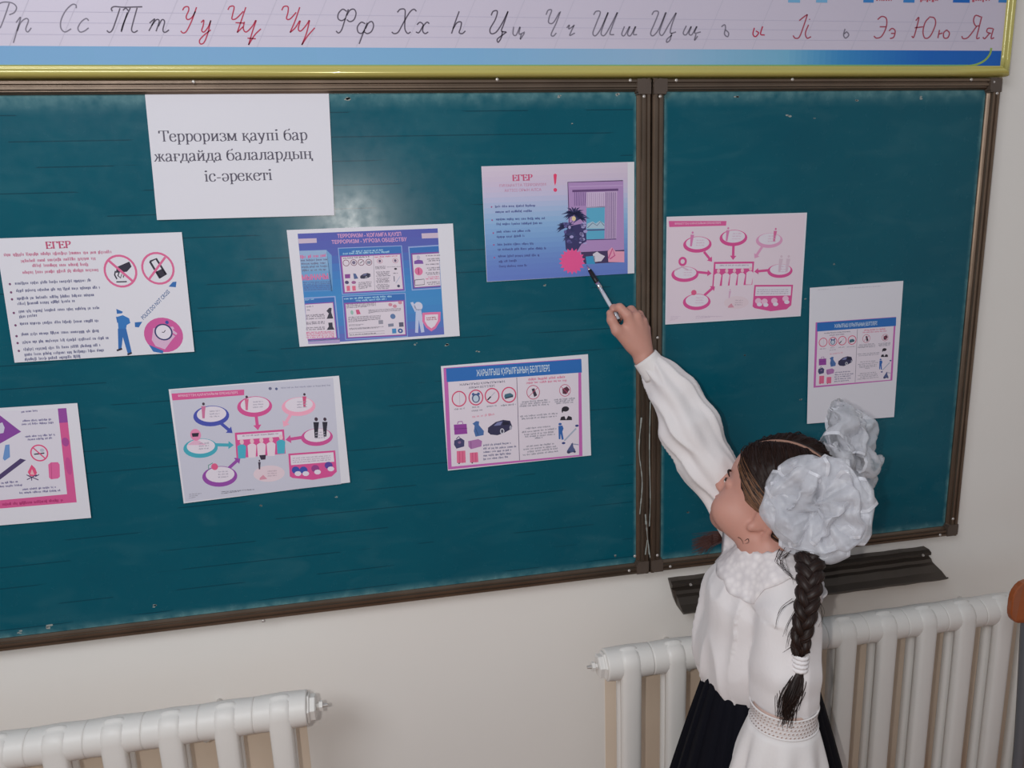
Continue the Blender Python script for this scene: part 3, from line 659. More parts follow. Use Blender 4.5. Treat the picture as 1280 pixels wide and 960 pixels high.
p.quad((75,162),(540,136),(540,172),(82,206),(216,90,150), L=2); p.text('ӘРЕКЕТТІҢ ҚАРАПАЙЫМ ЕРЕЖЕЛЕРІ', (118,184), (500,162), 14, (236,200,220), 0.01)
p.ell(706,130,11,10,(110,110,140), n=8, L=2); p.ell(746,132,9,9,(90,100,140), n=8, L=2); p.blur((776,130),(1092,112), 10, (160,160,182))
diagram(p, lambda x, y: (x, y), True)
sheet('grey-white diagram sheet with multicoloured speech rings around doctors, left below centre', p, cs)

cs = [(44,72),(645,54),(616,497),(37,533)]
p = new_print((820,250), 3.428, cs, 0.003, 7)
src = [(57,135),(1146,48),(1217,728),(155,862)]
def homog(a, b):
    A = []; B = []
    for (x, y), (u, v) in zip(a, b):
        A.append([x, y, 1, 0, 0, 0, -u*x, -u*y]); A.append([0, 0, 0, x, y, 1, -v*x, -v*y]); B += [u, v]
    h = np.linalg.solve(np.array(A, float), np.array(B, float)); return np.append(h, 1).reshape(3, 3)
H = homog(src, cs)
def M7(x, y):
    r = H @ np.array([x, y, 1.0]); return (r[0]/r[2], r[1]/r[2])
p.quad((48,76),(640,58),(612,493),(41,528),(228,212,224), 4, 4, L=1)
p.kx = 0.53
p.quad((53,90),(300,90),(298,110),(55,116),(220,96,158), L=2); p.text('ӘРЕКЕТТІҢ ҚАРАПАЙЫМ ЕРЕЖЕЛЕРІ', (78,106), (276,102), 8, (240,200,222), 0.01)
diagram(p, M7, False)
sheet('pale pink diagram sheet with pink rings, on the right chalkboard wing', p, cs)

# sheets 6 and 8: the same poster, large on one sheet and small on an upright one
def signs(p, q, s_, title):
    p.quad(q(85,148), q(1115,78), q(1125,806), q(120,908), (196,104,180), L=2); p.quad(q(120,252), q(1095,182), q(1100,798), q(146,886), (226,216,228), L=3)
    p.quad(q(104,152), q(1118,82), q(1122,182), q(110,254), (44,110,186), L=4)
    p.text(title, q(334,210), q(882,172), 46*s_, (206,222,236), 0.015)
    p.line([q(634,220), q(654,838)], 4*s_, (96,84,110), L=5)
    p.text('ЖАРЫЛҒЫШ ҚҰРЫЛҒЫНЫҢ', q(205,282), q(545,256), 15*s_, DK); p.text('АЙҚЫН БЕЛГІЛЕРІ', q(275,304), q(470,288), 15*s_, DK)
    p.blur(q(720,242), q(1002,222), 19*s_, (216,130,160)); p.blur(q(706,266), q(1010,246), 16*s_, (216,130,160))
    for x, y in ((202,379),(328,369),(449,357),(575,349)): p.ell(*q(x, y), 56*s_, 60*s_, (214,80,120), hole=.84, L=5)
    p.line([q(205,330), q(208,425)], 3*s_, (190,180,196), L=5)
    p.ell(*q(328,375), 30*s_, 34*s_, (70,84,130), L=5); p.ell(*q(328,377), 21*s_, 25*s_, (196,210,226), L=6); p.ell(*q(308,345), 11*s_, 11*s_, (70,96,150), L=6, n=8); p.ell(*q(347,342), 11*s_, 11*s_, (70,96,150), L=6, n=8)
    p.line([q(415,388), q(440,362)], 10*s_, BLK, L=6); p.line([q(440,362), q(470,330)], 5*s_, (180,180,196), L=6)
    p.poly([q(540,362), q(545,345), q(585,335), q(608,350), q(606,366), q(550,380)], (70,110,130), L=6); p.line([q(545,376), q(606,360)], 7*s_, (50,50,70), L=7)
    for a, b_ in (((165,462),(245,455)),((300,447),(355,442)),((295,474),(378,466)),((410,440),(488,434)),((515,434),(628,424))): p.blur(q(*a), q(*b_), 13*s_, GRY)
    p.blur(q(300,520), q(472,500), 17*s_, (222,160,180))
    p.poly([q(162,572), q(258,566), q(264,640), q(168,648)], (150,70,160), L=5); p.line([q(190,568), q(195,550), q(225,548), q(230,566)], 6*s_, (150,70,160), L=5); p.line([q(163,605), q(262,600)], 4*s_, (110,50,120), L=6)
    p.poly([q(318,580), q(302,565), q(330,545), q(352,548), q(350,575), q(388,620), q(385,650), q(325,662), q(312,620)], (76,112,170), L=5); p.line([q(325,600), q(345,650)], 4*s_, (50,74,120), L=6)
    x, y = 508, 595; k_ = 2.35
    def c2(dx, dy): return q(x + dx*k_, y + dy*k_)
    p.poly([c2(-39,14), c2(-38,0), c2(-14,-18), c2(10,-25), c2(32,-22), c2(39,-4), c2(36,4), c2(14,16), c2(-8,24), c2(-30,22)], (56,54,86), L=5)
    p.poly([c2(-20,-6), c2(-8,-17), c2(8,-20), c2(2,-8)], (126,130,176), L=6); p.poly([c2(10,-20), c2(28,-18), c2(30,-10), c2(8,-8)], (36,36,58), L=6)
    p.ell(*c2(7,11), 7*k_*s_, 9*k_*s_, (206,206,218), n=14, L=7); p.ell(*c2(7,11), 4*k_*s_, 6*k_*s_, (76,76,96), n=10, L=8); p.ell(*c2(34,0), 4*k_*s_, 7*k_*s_, (170,170,186), n=10, L=7)
    p.poly([q(166,690), q(215,672), q(242,690), q(240,735), q(182,752), q(164,722)], (70,70,112), L=5); p.line([q(180,680), q(200,660), q(212,678)], 6*s_, (70,70,112), L=5); p.ell(*q(205,705), 12*s_, 10*s_, (140,110,150), n=8, L=6)
    p.poly([q(270,695), q(345,680), q(374,695), q(368,735), q(290,756), q(272,735)], (176,120,176), L=5); p.line([q(290,700), q(292,750)], 4*s_, (120,70,130), L=6)
    for x0, x1, y0, y1 in ((184,248,770,860),(282,342,782,856)): p.quad(q(x0,y0), q(x1,y0-4), q(x1+4,y1-4), q(x0+2,y1), (226,112,150), L=5); p.line([q(x0+20,y0), q(x0+22,y1)], 3*s_, (190,70,110), L=6); p.line([q(x0+44,y0), q(x0+46,y1)], 3*s_, (190,70,110), L=6); p.ell(*q(x0+18,y1+2), 6*s_, 5*s_, BLK, n=7, L=6)
    for k in range(5): p.blur(q(384,732+k*26), q(634 - (0 if k in (1,) else 40 + 25*(k==4)),714+k*26), 15*s_, DK, k)
    p.ell(*q(757,330), 50*s_, 54*s_, (196,84,120), hole=.9, L=5); p.ell(*q(995,316), 43*s_, 46*s_, (196,84,120), hole=.9, L=5)
    p.poly([q(745,305), q(765,300), q(786,352), q(765,366)], (60,50,70), L=6); p.line([q(790,296), q(724,362)], 4*s_, (196,84,120), L=7)
    p.poly([q(975,305), q(1010,286), q(1030,310), q(1005,345), q(978,340)], (96,50,70), L=6); p.line([q(966,288), q(1026,345)], 4*s_, (196,84,120), L=7)
    for k, (a, b_) in enumerate((((674,408),(866,392)),((662,424),(888,406)),((656,440),(878,424)),((914,392),(1072,378)),((920,406),(1066,392)),((930,418),(1056,408)),((660,516),(944,492)),((672,534),(934,512)),((700,606),(896,588)),((672,634),(932,606)),((690,652),(920,630)),((696,668),(920,648)),((770,678),(830,672)),((706,740),(916,718)),((684,762),(928,738)),((714,780),(940,754)),((680,804),(948,774)))): p.blur(q(*a), q(*b_), 13*s_, GRY, k)
    p.ell(*q(998,470), 28*s_, 32*s_, (226,216,228), n=12, L=5); p.ell(*q(998,455), 28*s_, 20*s_, (44,40,52), n=12, L=6); p.ell(*q(975,470), 6*s_, 14*s_, (44,40,52), n=8, L=6)
    p.poly([q(958,540), q(965,515), q(990,508), q(1002,530), q(1020,506), q(1045,515), q(1048,538)], (44,40,52), L=6); p.poly([q(990,508), q(1002,535), q(1018,508)], (226,216,228), L=7)
    p.ell(*q(958,568), 13*s_, 10*s_, (52,96,170), n=8, L=6); p.poly([q(945,582), q(975,578), q(984,600), q(975,625), q(985,682), q(970,686), q(962,640), q(960,682), q(948,680)], (52,104,176), L=6)
    p.line([q(990,692), q(1078,600)], 11*s_, (170,180,200), L=5); p.ell(*q(984,710), 14*s_, 9*s_, (56,70,130), n=8, L=6); p.ell(*q(1084,580), 14*s_, 9*s_, (56,70,130), n=8, L=6)
    p.poly([q(1008,770), q(1040,720), q(1052,705), q(1058,740), q(1072,762), q(1055,778), q(1015,786)], (84,96,140), L=6); p.line([q(1040,715), q(1096,722)], 7*s_, (140,146,176), L=6); p.ell(*q(1022,778), 14*s_, 11*s_, (58,62,96), n=8, L=7); p.ell(*q(1066,774), 10*s_, 9*s_, (58,62,96), n=8, L=7)
cs = [(66,135),(1168,45),(1190,802),(118,916)]
p = new_print((540,435), 6.0, cs, 0.003, 6)
signs(p, lambda x, y: (x, y), 1.0, 'ЖАРЫЛҒЫШ ҚҰРЫЛҒЫНЫҢ БЕЛГІЛЕРІ')
sheet('white sheet with blue title bar and a dark car, beside the metal divider', p, cs)
cs = [(657,376),(1057,346),(1015,928),(643,957)]
p = new_print((820,250), 3.428, cs, 0.004, 8)
H8 = homog([(85,148),(1115,78),(1125,806),(120,908)], [(681,524),(1025,500),(1008,772),(671,803)])
def M8(x, y):
    r = H8 @ np.array([x, y, 1.0]); return (r[0]/r[2], r[1]/r[2])
signs(p, M8, 0.33, 'ЖАРЫЛҒЫШ ҚҰРЫЛҒЫНЫҢ БЕЛГІЛЕРІ')
p.blur((820,378),(960,370), 4, (190,186,200)); p.blur((690,386),(740,383), 4, (200,196,208))
sheet('upright white sheet with a small blue-titled poster in its middle, above the hair bows', p, cs)

# sheet 9: lower left, cut by the edge of the photo
cs = [(-560,140),(518,72),(612,833),(-430,920)]
p = new_print((0,490), 5.33, cs, 0.004, 9)
p.quad((-500,160),(445,105),(516,730),(-440,808),(214,92,150), 3, 3, L=1); p.quad((388,108),(445,105),(456,200),(398,204),(150,76,160), L=3)
p.ell(440,330,24,30,(168,76,150), n=12, L=3); p.ell(462,490,22,60,(196,80,146), n=12, L=3)
p.quad((-440,150),(388,108),(452,676),(-380,752),(220,216,228), L=2)
p.poly([(-40,120),(145,262),(-100,400),(-260,250)], (138,72,160), L=3); p.poly([(-60,230),(20,200),(35,235),(28,270),(-50,285)], (206,204,222), L=4)
for k, (a, b_) in enumerate((((146,136),(256,126)),((156,196),(348,184)),((150,218),(366,206)),((172,300),(370,286)),((190,320),(356,308)),((-40,612),(124,598)),((-60,636),(156,620)),((156,650),(382,634)),((136,674),(408,656)))): p.blur(a, b_, 14, (110,104,150), k)
p.blur((24,752),(430,722), 20, (170,50,110))
p.ell(266,403,60,57,(222,80,130), hole=.84, L=4); p.line([(232,412),(300,404)], 8, BLK, L=5); p.line([(224,368),(306,440)], 8, (222,80,130), L=6); p.ell(285,385,15,12,(186,190,206), n=8, L=4)
p.poly([(215,480),(190,530),(205,556),(236,558),(252,535),(240,505)], (226,84,130), L=4); p.poly([(218,510),(206,545),(235,548)], (236,180,190), L=5)
for a, b_ in (((185,580),(250,548)),((190,552),(262,582)),((182,548),(205,560)),((265,546),(240,560)),((216,560),(216,586))): p.line([a, b_], 6, (84,64,110), L=5)
p.poly([(326,480),(345,465),(390,464),(402,480),(404,560),(392,572),(345,578),(332,566)], (222,104,160), L=4); p.line([(345,470),(350,574)], 4, (190,74,130), L=5)
p.poly([(-120,640),(140,440),(178,450),(-100,660)], (80,66,110), L=4); p.poly([(40,350),(68,346),(72,430),(36,455),(24,440)], (110,150,206), L=3)
sheet('white sheet with a pink and purple border and a campfire picture', p, cs)

# ------------------------------------------------------------------ alphabet poster above the board
AY = -0.012
ap = thing('alphabet_poster', 'long alphabet poster with cursive letters in an olive gold frame, above the chalkboard', 'poster', (0.1, 0, 1.85))
zt = 2.3
fx1 = spot(1263, 60, AY).x; zb = spot(640, 95.5, -0.018).z; fx0 = -1.25; FW = 0.0195
boxobj('backing_board', (fx0 + 0.01, AY, zb + 0.01), (fx1 - 0.01, WY, zt - 0.01), mat('lilac_white_print', (206, 198, 216), 0.45, vary=0.02), ap)
m_gold = mat('olive_gold_plastic', (196, 186, 104), 0.22, spec=0.6, coat=0.4, metal=0.1, vary=0.06, vscale=5)
GP = [(0, WY), (0, -0.012), (0.0015, -0.0175), (0.005, -0.0205), (0.008, -0.021), (0.0115, -0.0195), (0.013, -0.0165), (0.0145, -0.0172), (0.0175, -0.0165), (0.0195, -0.0125), (0.0195, -0.004)]
def gold(a, b_, inw, da, db):
    a, b_, inw = Vector(a), Vector(b_), Vector(inw); t = (b_ - a).normalized(); mb = MB(); n = len(GP); K = 20; vs = []
    for i in range(K+1):
        f = i / K
        for u, y in GP:
            p0 = a + t*u*da; p1 = b_ - t*u*db; q = p0.lerp(p1, f) + inw*u; vs.append((q.x, y, q.z))
    fs = [(i*n+k, i*n+k+1, (i+1)*n+k+1, (i+1)*n+k) for i in range(K) for k in range(n-1)] + [tuple(range(n)), tuple(range(K*n, K*n+n))[::-1]]
    mb.add(vs, fs, m_gold); mb.build('frame_rail', ap, smooth=True)
gold((fx0,0,zb), (fx1,0,zb), (0,0,1), 1, 1); gold((fx0,0,zt), (fx1,0,zt), (0,0,-1), 1, 1); gold((fx1,0,zb), (fx1,0,zt), (-1,0,0), 1, 1); gold((fx0,0,zb), (fx0,0,zt), (1,0,0), 1, 1)
# blue stripe, changing colour along its length
mb = MB()
Zs0, Zs1 = zb + FW - 0.001, spot(640, 60.5, AY).z
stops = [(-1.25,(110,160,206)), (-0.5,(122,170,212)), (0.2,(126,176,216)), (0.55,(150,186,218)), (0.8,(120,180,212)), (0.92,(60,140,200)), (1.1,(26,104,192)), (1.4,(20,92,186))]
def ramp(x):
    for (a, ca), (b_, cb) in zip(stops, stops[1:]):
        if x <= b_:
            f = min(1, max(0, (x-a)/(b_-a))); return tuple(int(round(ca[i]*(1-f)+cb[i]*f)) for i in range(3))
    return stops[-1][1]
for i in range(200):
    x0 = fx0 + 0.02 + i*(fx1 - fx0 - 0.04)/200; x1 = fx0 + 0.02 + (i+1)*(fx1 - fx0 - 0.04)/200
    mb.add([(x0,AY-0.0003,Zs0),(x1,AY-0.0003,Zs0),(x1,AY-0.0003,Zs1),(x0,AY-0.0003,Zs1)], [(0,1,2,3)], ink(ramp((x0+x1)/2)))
for a, b_, c_ in ((985,1000,(120,176,216)),(1020,1034,(120,176,216)),(1079,1092,(60,130,200)),(1129,1143,(60,130,200)),(1191,1212,(28,104,192)),(1248,1259,(60,130,200))):
    x0, x1 = spot(a, 2, AY).x, spot(b_, 2, AY).x; z0 = spot(a, 3.2, AY).z
    mb.add([(x0,AY-0.0003,z0),(x1,AY-0.0003,z0),(x1,AY-0.0003,z0+0.05),(x0,AY-0.0003,z0+0.05)], [(0,1,2,3)], ink(c_))
o = mb.build('blue_stripe', ap); o['kind'] = 'stuff'
pg = Print((0,0), 1.0, [(0,0),(100,0),(100,80),(0,80)], y=AY, rise=0.0001)
for x in range(-300, 1240, 62): pg.line([(x,62),(x+34,-20)], 0.8, (196,190,208), L=1)
for z in (14, 28, 43): 
    for x in range(-100, 1240, 60): 
        a = spot(0, z, AY); xa = spot(x, z, AY).x; xb = spot(x+60, z, AY).x
        if xb < fx1 - 0.02: pg.mb.add([(xa,AY-0.0002,a.z),(xb,AY-0.0002,a.z),(xb,AY-0.0002,a.z+0.0008),(xa,AY-0.0002,a.z+0.0008)], [(0,1,2,3)], ink((190,184,206)))
pg.rise = 0.0004; pg.line([(1239,60),(1237,68),(1230,76),(1219,81),(1205,83)], 2.4, (150,180,90), smooth=True, L=6); pg.line([(x, 82.0) for x in range(-40, 1235, 25)], 2.2, (120,176,120), L=5)
pg.done(ap)
DKI = (128,122,138); DKB = (92,84,100); RED = (184,52,84); RDD = (168,78,98)
cur = {0: [(DKI,[[(45,15),(30,60),(12,110),(0,135),(-8,130)],[(-10,20),(20,10),(60,15),(80,35),(70,60),(45,72)],[(78,110),(100,84),(85,140),(65,208)],[(84,150),(100,110),(125,90),(138,100),(125,140),(135,155),(152,135)],
   [(370,40),(368,25),(350,22),(320,50),(297,95),(295,135),(315,155),(345,140)],[(430,100),(418,90),(395,105),(378,135),(388,155),(410,150),(430,135)]]),
  (DKB,[[(545,55),(540,42),(555,32),(600,35),(690,33)],[(582,40),(562,100),(545,145),(530,157),(518,148)],[(618,60),(605,100),(588,155)],[(632,38),(600,110),(588,150)],[(665,38),(645,110),(638,145),(650,157),(668,148)],[(596,50),(610,40),(622,52)],
   [(725,112),(750,92),(738,120),(722,150)],[(735,125),(758,96),(772,103),(757,152)],[(768,128),(785,96),(798,105),(790,145),(800,157),(820,145)]]),
  (RED,[[(885,50),(895,35),(912,33),(915,50),(903,80),(910,95),(930,85),(948,55)],[(953,35),(930,100),(905,150),(888,160),(876,150)],[(975,110),(988,98),(985,125),(978,148),(990,155),(1010,130),(1022,100)],[(1022,98),(1008,160),(990,205),(972,213),(968,195),(990,170),(1022,145)],
   [(1105,48),(1115,32),(1135,33),(1128,70),(1125,92),(1145,90),(1180,55)],[(1192,35),(1170,100),(1150,158)],[(1150,158),(1178,130)],[(1142,110),(1182,112)],[(1185,105),(1180,140),(1195,155),(1225,125),(1240,98)],[(1243,98),(1225,150),(1205,218)],[(1200,185),(1240,188)],[(1205,218),(1235,170),(1265,140)]])],
 320: [(RED,[[(125,50),(135,32),(155,33),(155,60),(148,90),(165,92),(195,60)],[(212,35),(190,100),(165,158)],[(165,158),(190,135),(212,100)],[(215,100),(205,140),(218,150),(245,120),(258,98)],[(260,98),(245,160),(222,218)],[(222,218),(250,175),(285,135)]]),
  (DKB,[[(448,45),(430,100),(415,145),(400,160),(388,150)],[(440,55),(420,45),(400,65),(398,90),(415,100),(435,90)],[(440,75),(455,50),(475,45),(485,65),(475,95),(455,105),(440,95)],[(540,110),(520,160),(500,213)],[(530,115),(510,108),(492,130),(495,155),(512,162),(528,145)],[(530,140),(545,112),(562,105),(570,125),(560,152),(540,163),(525,155)],
   [(685,60),(700,45),(722,48),(722,90),(722,140),(735,162),(750,155)],[(778,55),(765,45),(745,60),(715,110),(690,155),(670,163),(658,155)],[(780,120),(795,108),(810,120),(808,150),(820,163),(835,155)],[(840,115),(828,108),(808,130),(790,158),(775,155)],
   [(985,55),(965,110),(948,163)],[(955,140),(975,110),(995,108),(992,135),(985,158),(1000,163),(1015,150)],[(1140,75),(1150,55),(1170,55),(1160,95),(1135,140),(1140,163),(1165,155),(1195,110),(1222,55)],[(1222,55),(1200,120),(1190,150),(1212,155)],[(1195,150),(1190,180),(1175,205),(1170,190),(1195,170),(1215,155)]])],
 640: [(DKI,[[(8,130),(5,165),(20,170),(38,130)],[(40,130),(35,165),(62,155)],[(45,165),(40,190),(60,160)],[(165,72),(175,50),(192,50),(180,85),(178,110),(200,110),(230,60)],[(235,55),(215,110),(190,165),(200,175),(215,160)],[(265,135),(278,122),(275,140),(300,125)],[(302,120),(288,150),(280,172),(305,160)],
   [(395,72),(408,55),(428,60),(410,110),(392,160),(405,173),(430,140),(465,60)],[(467,60),(440,130),(432,165),(450,170),(480,120),(510,60)],[(512,60),(485,130),(475,165),(495,168)],[(545,128),(532,165),(545,172),(570,128)],[(572,128),(560,165),(575,172),(598,128)],[(600,128),(588,165),(606,168)],
   [(678,72),(690,55),(710,60),(692,110),(672,160),(685,173),(712,140),(745,60)],[(748,60),(722,130),(715,160),(730,170),(760,120),(795,62)],[(797,62),(775,120),(768,160),(795,155)],[(775,160),(765,195),(750,205),(752,190),(775,170)],[(845,125),(830,160),(845,168),(868,128)],[(870,128),(858,162),(872,168),(895,128)],[(897,128),(885,160),(915,155)],[(892,165),(885,195),(900,175)],
   [(1015,130),(1030,120),(1035,135),(1030,165),(1045,178),(1050,160),(1035,145)]]),
  (RED,[[(1175,135),(1168,165),(1180,178),(1195,160),(1182,150)],[(1215,128),(1205,165),(1225,170)]])],
 950: [(RDD,[[(190,100),(215,80),(230,70)],[(230,70),(210,130),(190,180),(170,185),(160,172)],[(235,120),(220,160),(228,185),(247,178)],[(239,92),(241,96)],
   [(570,95),(590,80),(612,90),(612,130),(590,175),(565,185),(552,175)],[(580,130),(610,130)],[(625,150),(640,138),(655,150),(648,180),(630,187)],[(635,162),(652,162)],
   [(755,100),(770,85),(760,130),(745,180),(735,175)],[(750,135),(790,130)],[(820,85),(800,110),(790,155),(800,185),(825,175),(850,120),(845,88),(820,82)],[(870,145),(862,185)],[(868,165),(885,160)],[(905,145),(890,160),(892,183),(910,183),(918,160),(905,145)],
   [(1070,82),(1045,75),(1035,100),(1045,125),(1062,125)],[(1075,80),(1060,140),(1050,185),(1065,183)],[(1050,128),(1010,180),(985,187),(978,175)],[(1128,138),(1105,138),(1100,155),(1120,162)],[(1132,138),(1120,185),(1135,183)],[(1112,162),(1090,187),(1080,180)]]),
  (DKI,[[(412,140),(405,170),(415,185),(430,170),(420,155),(408,165)]])]}
for ox, sets in cur.items():
    pg = Print((ox,0), 3.879, [(0,0),(1280,0),(1280,400),(-200,400)], y=AY, rise=0.0002)
    for c_, strokes in sets:
        for s_ in strokes: pg.line(s_, 6.2, c_, smooth=True, L=3, mb=pg.mt)
    pg.done(ap)
pg = Print((0,0), 1.0, [(0,0),(100,0),(100,80),(0,80)], y=AY, rise=0.0002)
for a, b_ in ((1095,1122),(1150,1178),(1215,1240)): pg.blur((a,1),(b_,1), 8, (190,90,110))
pg.done(ap)
# ------------------------------------------------------------------ radiators
m_rad = mat('white_radiator_enamel', (228, 225, 221), 0.42, spec=0.45, bump=0.08, bscale=30, vary=0.03, vscale=12)
m_tan = mat('beige_old_wall_paint', (232, 214, 194), 0.7, vary=0.05, vscale=10)
def section_mesh():
    mb = MB(); R = 0.012; y0, y1, z0, z1 = -0.151, -0.125, 0.212, 0.750; path = []
    for cy, cz, a0 in ((y1-R, z1-R, 0), (y0+R, z1-R-.003, PI/2), (y0+R, z0+R, PI), (y1-R, z0+R, 3*PI/2)):
        for k in range(6):
            a = a0 + k/5*PI/2; path.append((cy + R*math.cos(a), cz + R*math.sin(a), math.cos(a), math.sin(a)))
    dense = []
    for i in range(len(path)):
        a, b_ = path[i], path[(i+1) % len(path)]; d = math.hypot(a[0]-b_[0], a[1]-b_[1]); n = 5 if d > 0.1 else 1
        for k in range(n): f = k/n; dense.append(tuple(a[j]*(1-f)+b_[j]*f for j in range(4)))
    prof = [(0.0, 0.0135), (0.010, 0.0130), (0.0165, 0.0112), (0.0190, 0.0080), (0.0198, 0.0), (0.0195, -0.006), (0.014, -0.009), (0, -0.0095)]
    prof = prof + [(-x, h) for x, h in prof[-2:0:-1]]
    n = len(prof); K = len(dense); vs = []
    for y, z, ny, nz in dense:
        sc = 1.0 + 0.3*max(0, (z - 0.70)/0.03)
        nar = 0.85 if (y > -0.12 and z < 0.7) else 1.0
        for x, h in prof: vs.append((x*min(sc, 1.04)*nar, y + ny*h, z + nz*h*min(sc, 1.5)))
    mb.add(vs, [(i*n+k, i*n+(k+1) % n, ((i+1) % K)*n+(k+1) % n, ((i+1) % K)*n+k) for i in range(K) for k in range(n)], m_rad)
    for z in (0.734, 0.23):
        mb.tube([(x, -0.130, z) for x in (-0.0468, -0.046, -0.043, -0.03, 0, 0.03, 0.043, 0.046, 0.0468)], [0.0305, 0.0315, 0.0315, 0.0320, 0.033, 0.0320, 0.0315, 0.0315, 0.0305], m_rad, 22)
    return mb
def radiator(xs, label, plug_side, group='white cast iron radiators'):
    t = thing('radiator', label, 'radiator', ((xs[0]+xs[-1])/2, -0.10, 0.18), group)
    src = section_mesh().build('radiator_section', t, smooth=True); base = Vector(src.location)
    for i, x in enumerate(xs):
        o = src if i == 0 else src.copy()
        if i: C.objects.link(o); o.parent = t
        o.location = base + Vector((x, 0, 0))
    s = plug_side; x = (xs[-1] if s > 0 else xs[0]) + s*0.047
    for z in (0.734, 0.23):
        mb = MB(); mb.tube([(x + s*d, -0.130, z) for d in (0, 0.004, 0.005, 0.014, 0.016)], [0.0285, 0.0285, 0.024, 0.024, 0.02], m_rad, 6); mb.build('end_plug', t, bevel=0.001)
    mb = MB(); mb.tube([(x + s*d, -0.130, 0.734) for d in (0.014, 0.02, 0.0205, 0.027)], [0.006, 0.006, 0.0095, 0.0095], m_rad, 6); mb.tube([(x + s*d, -0.130, 0.734) for d in (0.026, 0.036)], [0.004, 0.003], m_rivet, 8); mb.build('air_valve', t)
    for x in (xs[1] + 0.049, xs[-2] - 0.049):
        mb = MB(); mb.tube(catmull([(x, WY - 0.002, 0.675), (x, -0.06, 0.675), (x, -0.10, 0.678), (x, -0.108, 0.69)], 5), 0.006, m_rad, 8); mb.build('wall_hook', t, smooth=True)
    return t
xl = spot(352, 930, -0.166).x; xr = spot(1065, 800, -0.166).x; PR = 0.0938
radiator([xl - PR*k for k in range(9)][::-1], 'white cast iron radiator under the large chalkboard leaf, at the lower left', 1)
x0 = 0.442
radiator([x0 + PR*k for k in range(12)], 'white cast iron radiator behind the girl, under the chalk rail', -1)
for k, (a, b_) in enumerate(((-1.0, xl + 0.02), (x0 - 0.0, 1.62))):
    tag(boxobj('trim_%d' % (k+1), (a, WY - 0.0015, 0.12), (b_, WY + 0.002, 0.64), m_tan), kind='structure')

# a wooden school chair, almost wholly outside the frame on the right
ch = thing('school_chair', 'orange-brown wooden chair back corner, at the right edge in front of the radiator', 'chair', (1.36, -0.33, 0))
m_ply = mat('orange_brown_varnished_plywood', (158, 84, 44), 0.35, vary=0.25, vscale=6, aniso_scale=(1, 1, 9), coat=0.2)
m_leg = mat('grey_painted_tube', (110, 112, 118), 0.4, metal=0.3)
def rounded(x0, x1, z0, z1, r, y, th, name):
    pts = []
    for cx, cz, a0 in ((x1-r, z1-r, 0), (x0+r, z1-r, 90), (x0+r, z0+r, 180), (x1-r, z0+r, 270)):
        for k in range(6): a = math.radians(a0 + k*18); pts.append((cx + r*math.cos(a), cz + r*math.sin(a)))
    n = len(pts); f = lambda x: -0.02*(1 - ((x - (x0+x1)/2)/((x1-x0)/2))**2)
    mb = MB(); mb.add([(x, y - f(x), z) for x, z in pts] + [(x, y + th - f(x), z) for x, z in pts], [tuple(range(n)), tuple(range(n, 2*n))[::-1]] + [(k, n+k, n+(k+1) % n, (k+1) % n) for k in range(n)], m_ply)
    return mb.build(name, ch, bevel=0.002)
cl = spot(1266, 751, -0.30)
rounded(cl.x, cl.x + 0.40, cl.z - 0.055, cl.z + 0.032, 0.034, -0.30, 0.012, 'backrest')
mb = MB(); mb.box((cl.x + 0.01, -0.68, 0.43), (cl.x + 0.39, -0.32, 0.445), m_ply); mb.build('seat', ch, bevel=0.005)
for x in (cl.x + 0.05, cl.x + 0.35):
    mb = MB(); mb.tube(catmull([(x, -0.29, 0.02), (x, -0.31, 0.42), (x, -0.283, cl.z + 0.01)], 6), 0.01, m_leg, 8); mb.build('leg', ch, smooth=True)
    mb = MB(); mb.tube([(x, -0.66, 0.0), (x, -0.62, 0.43)], 0.01, m_leg, 8); mb.build('leg', ch, smooth=True)

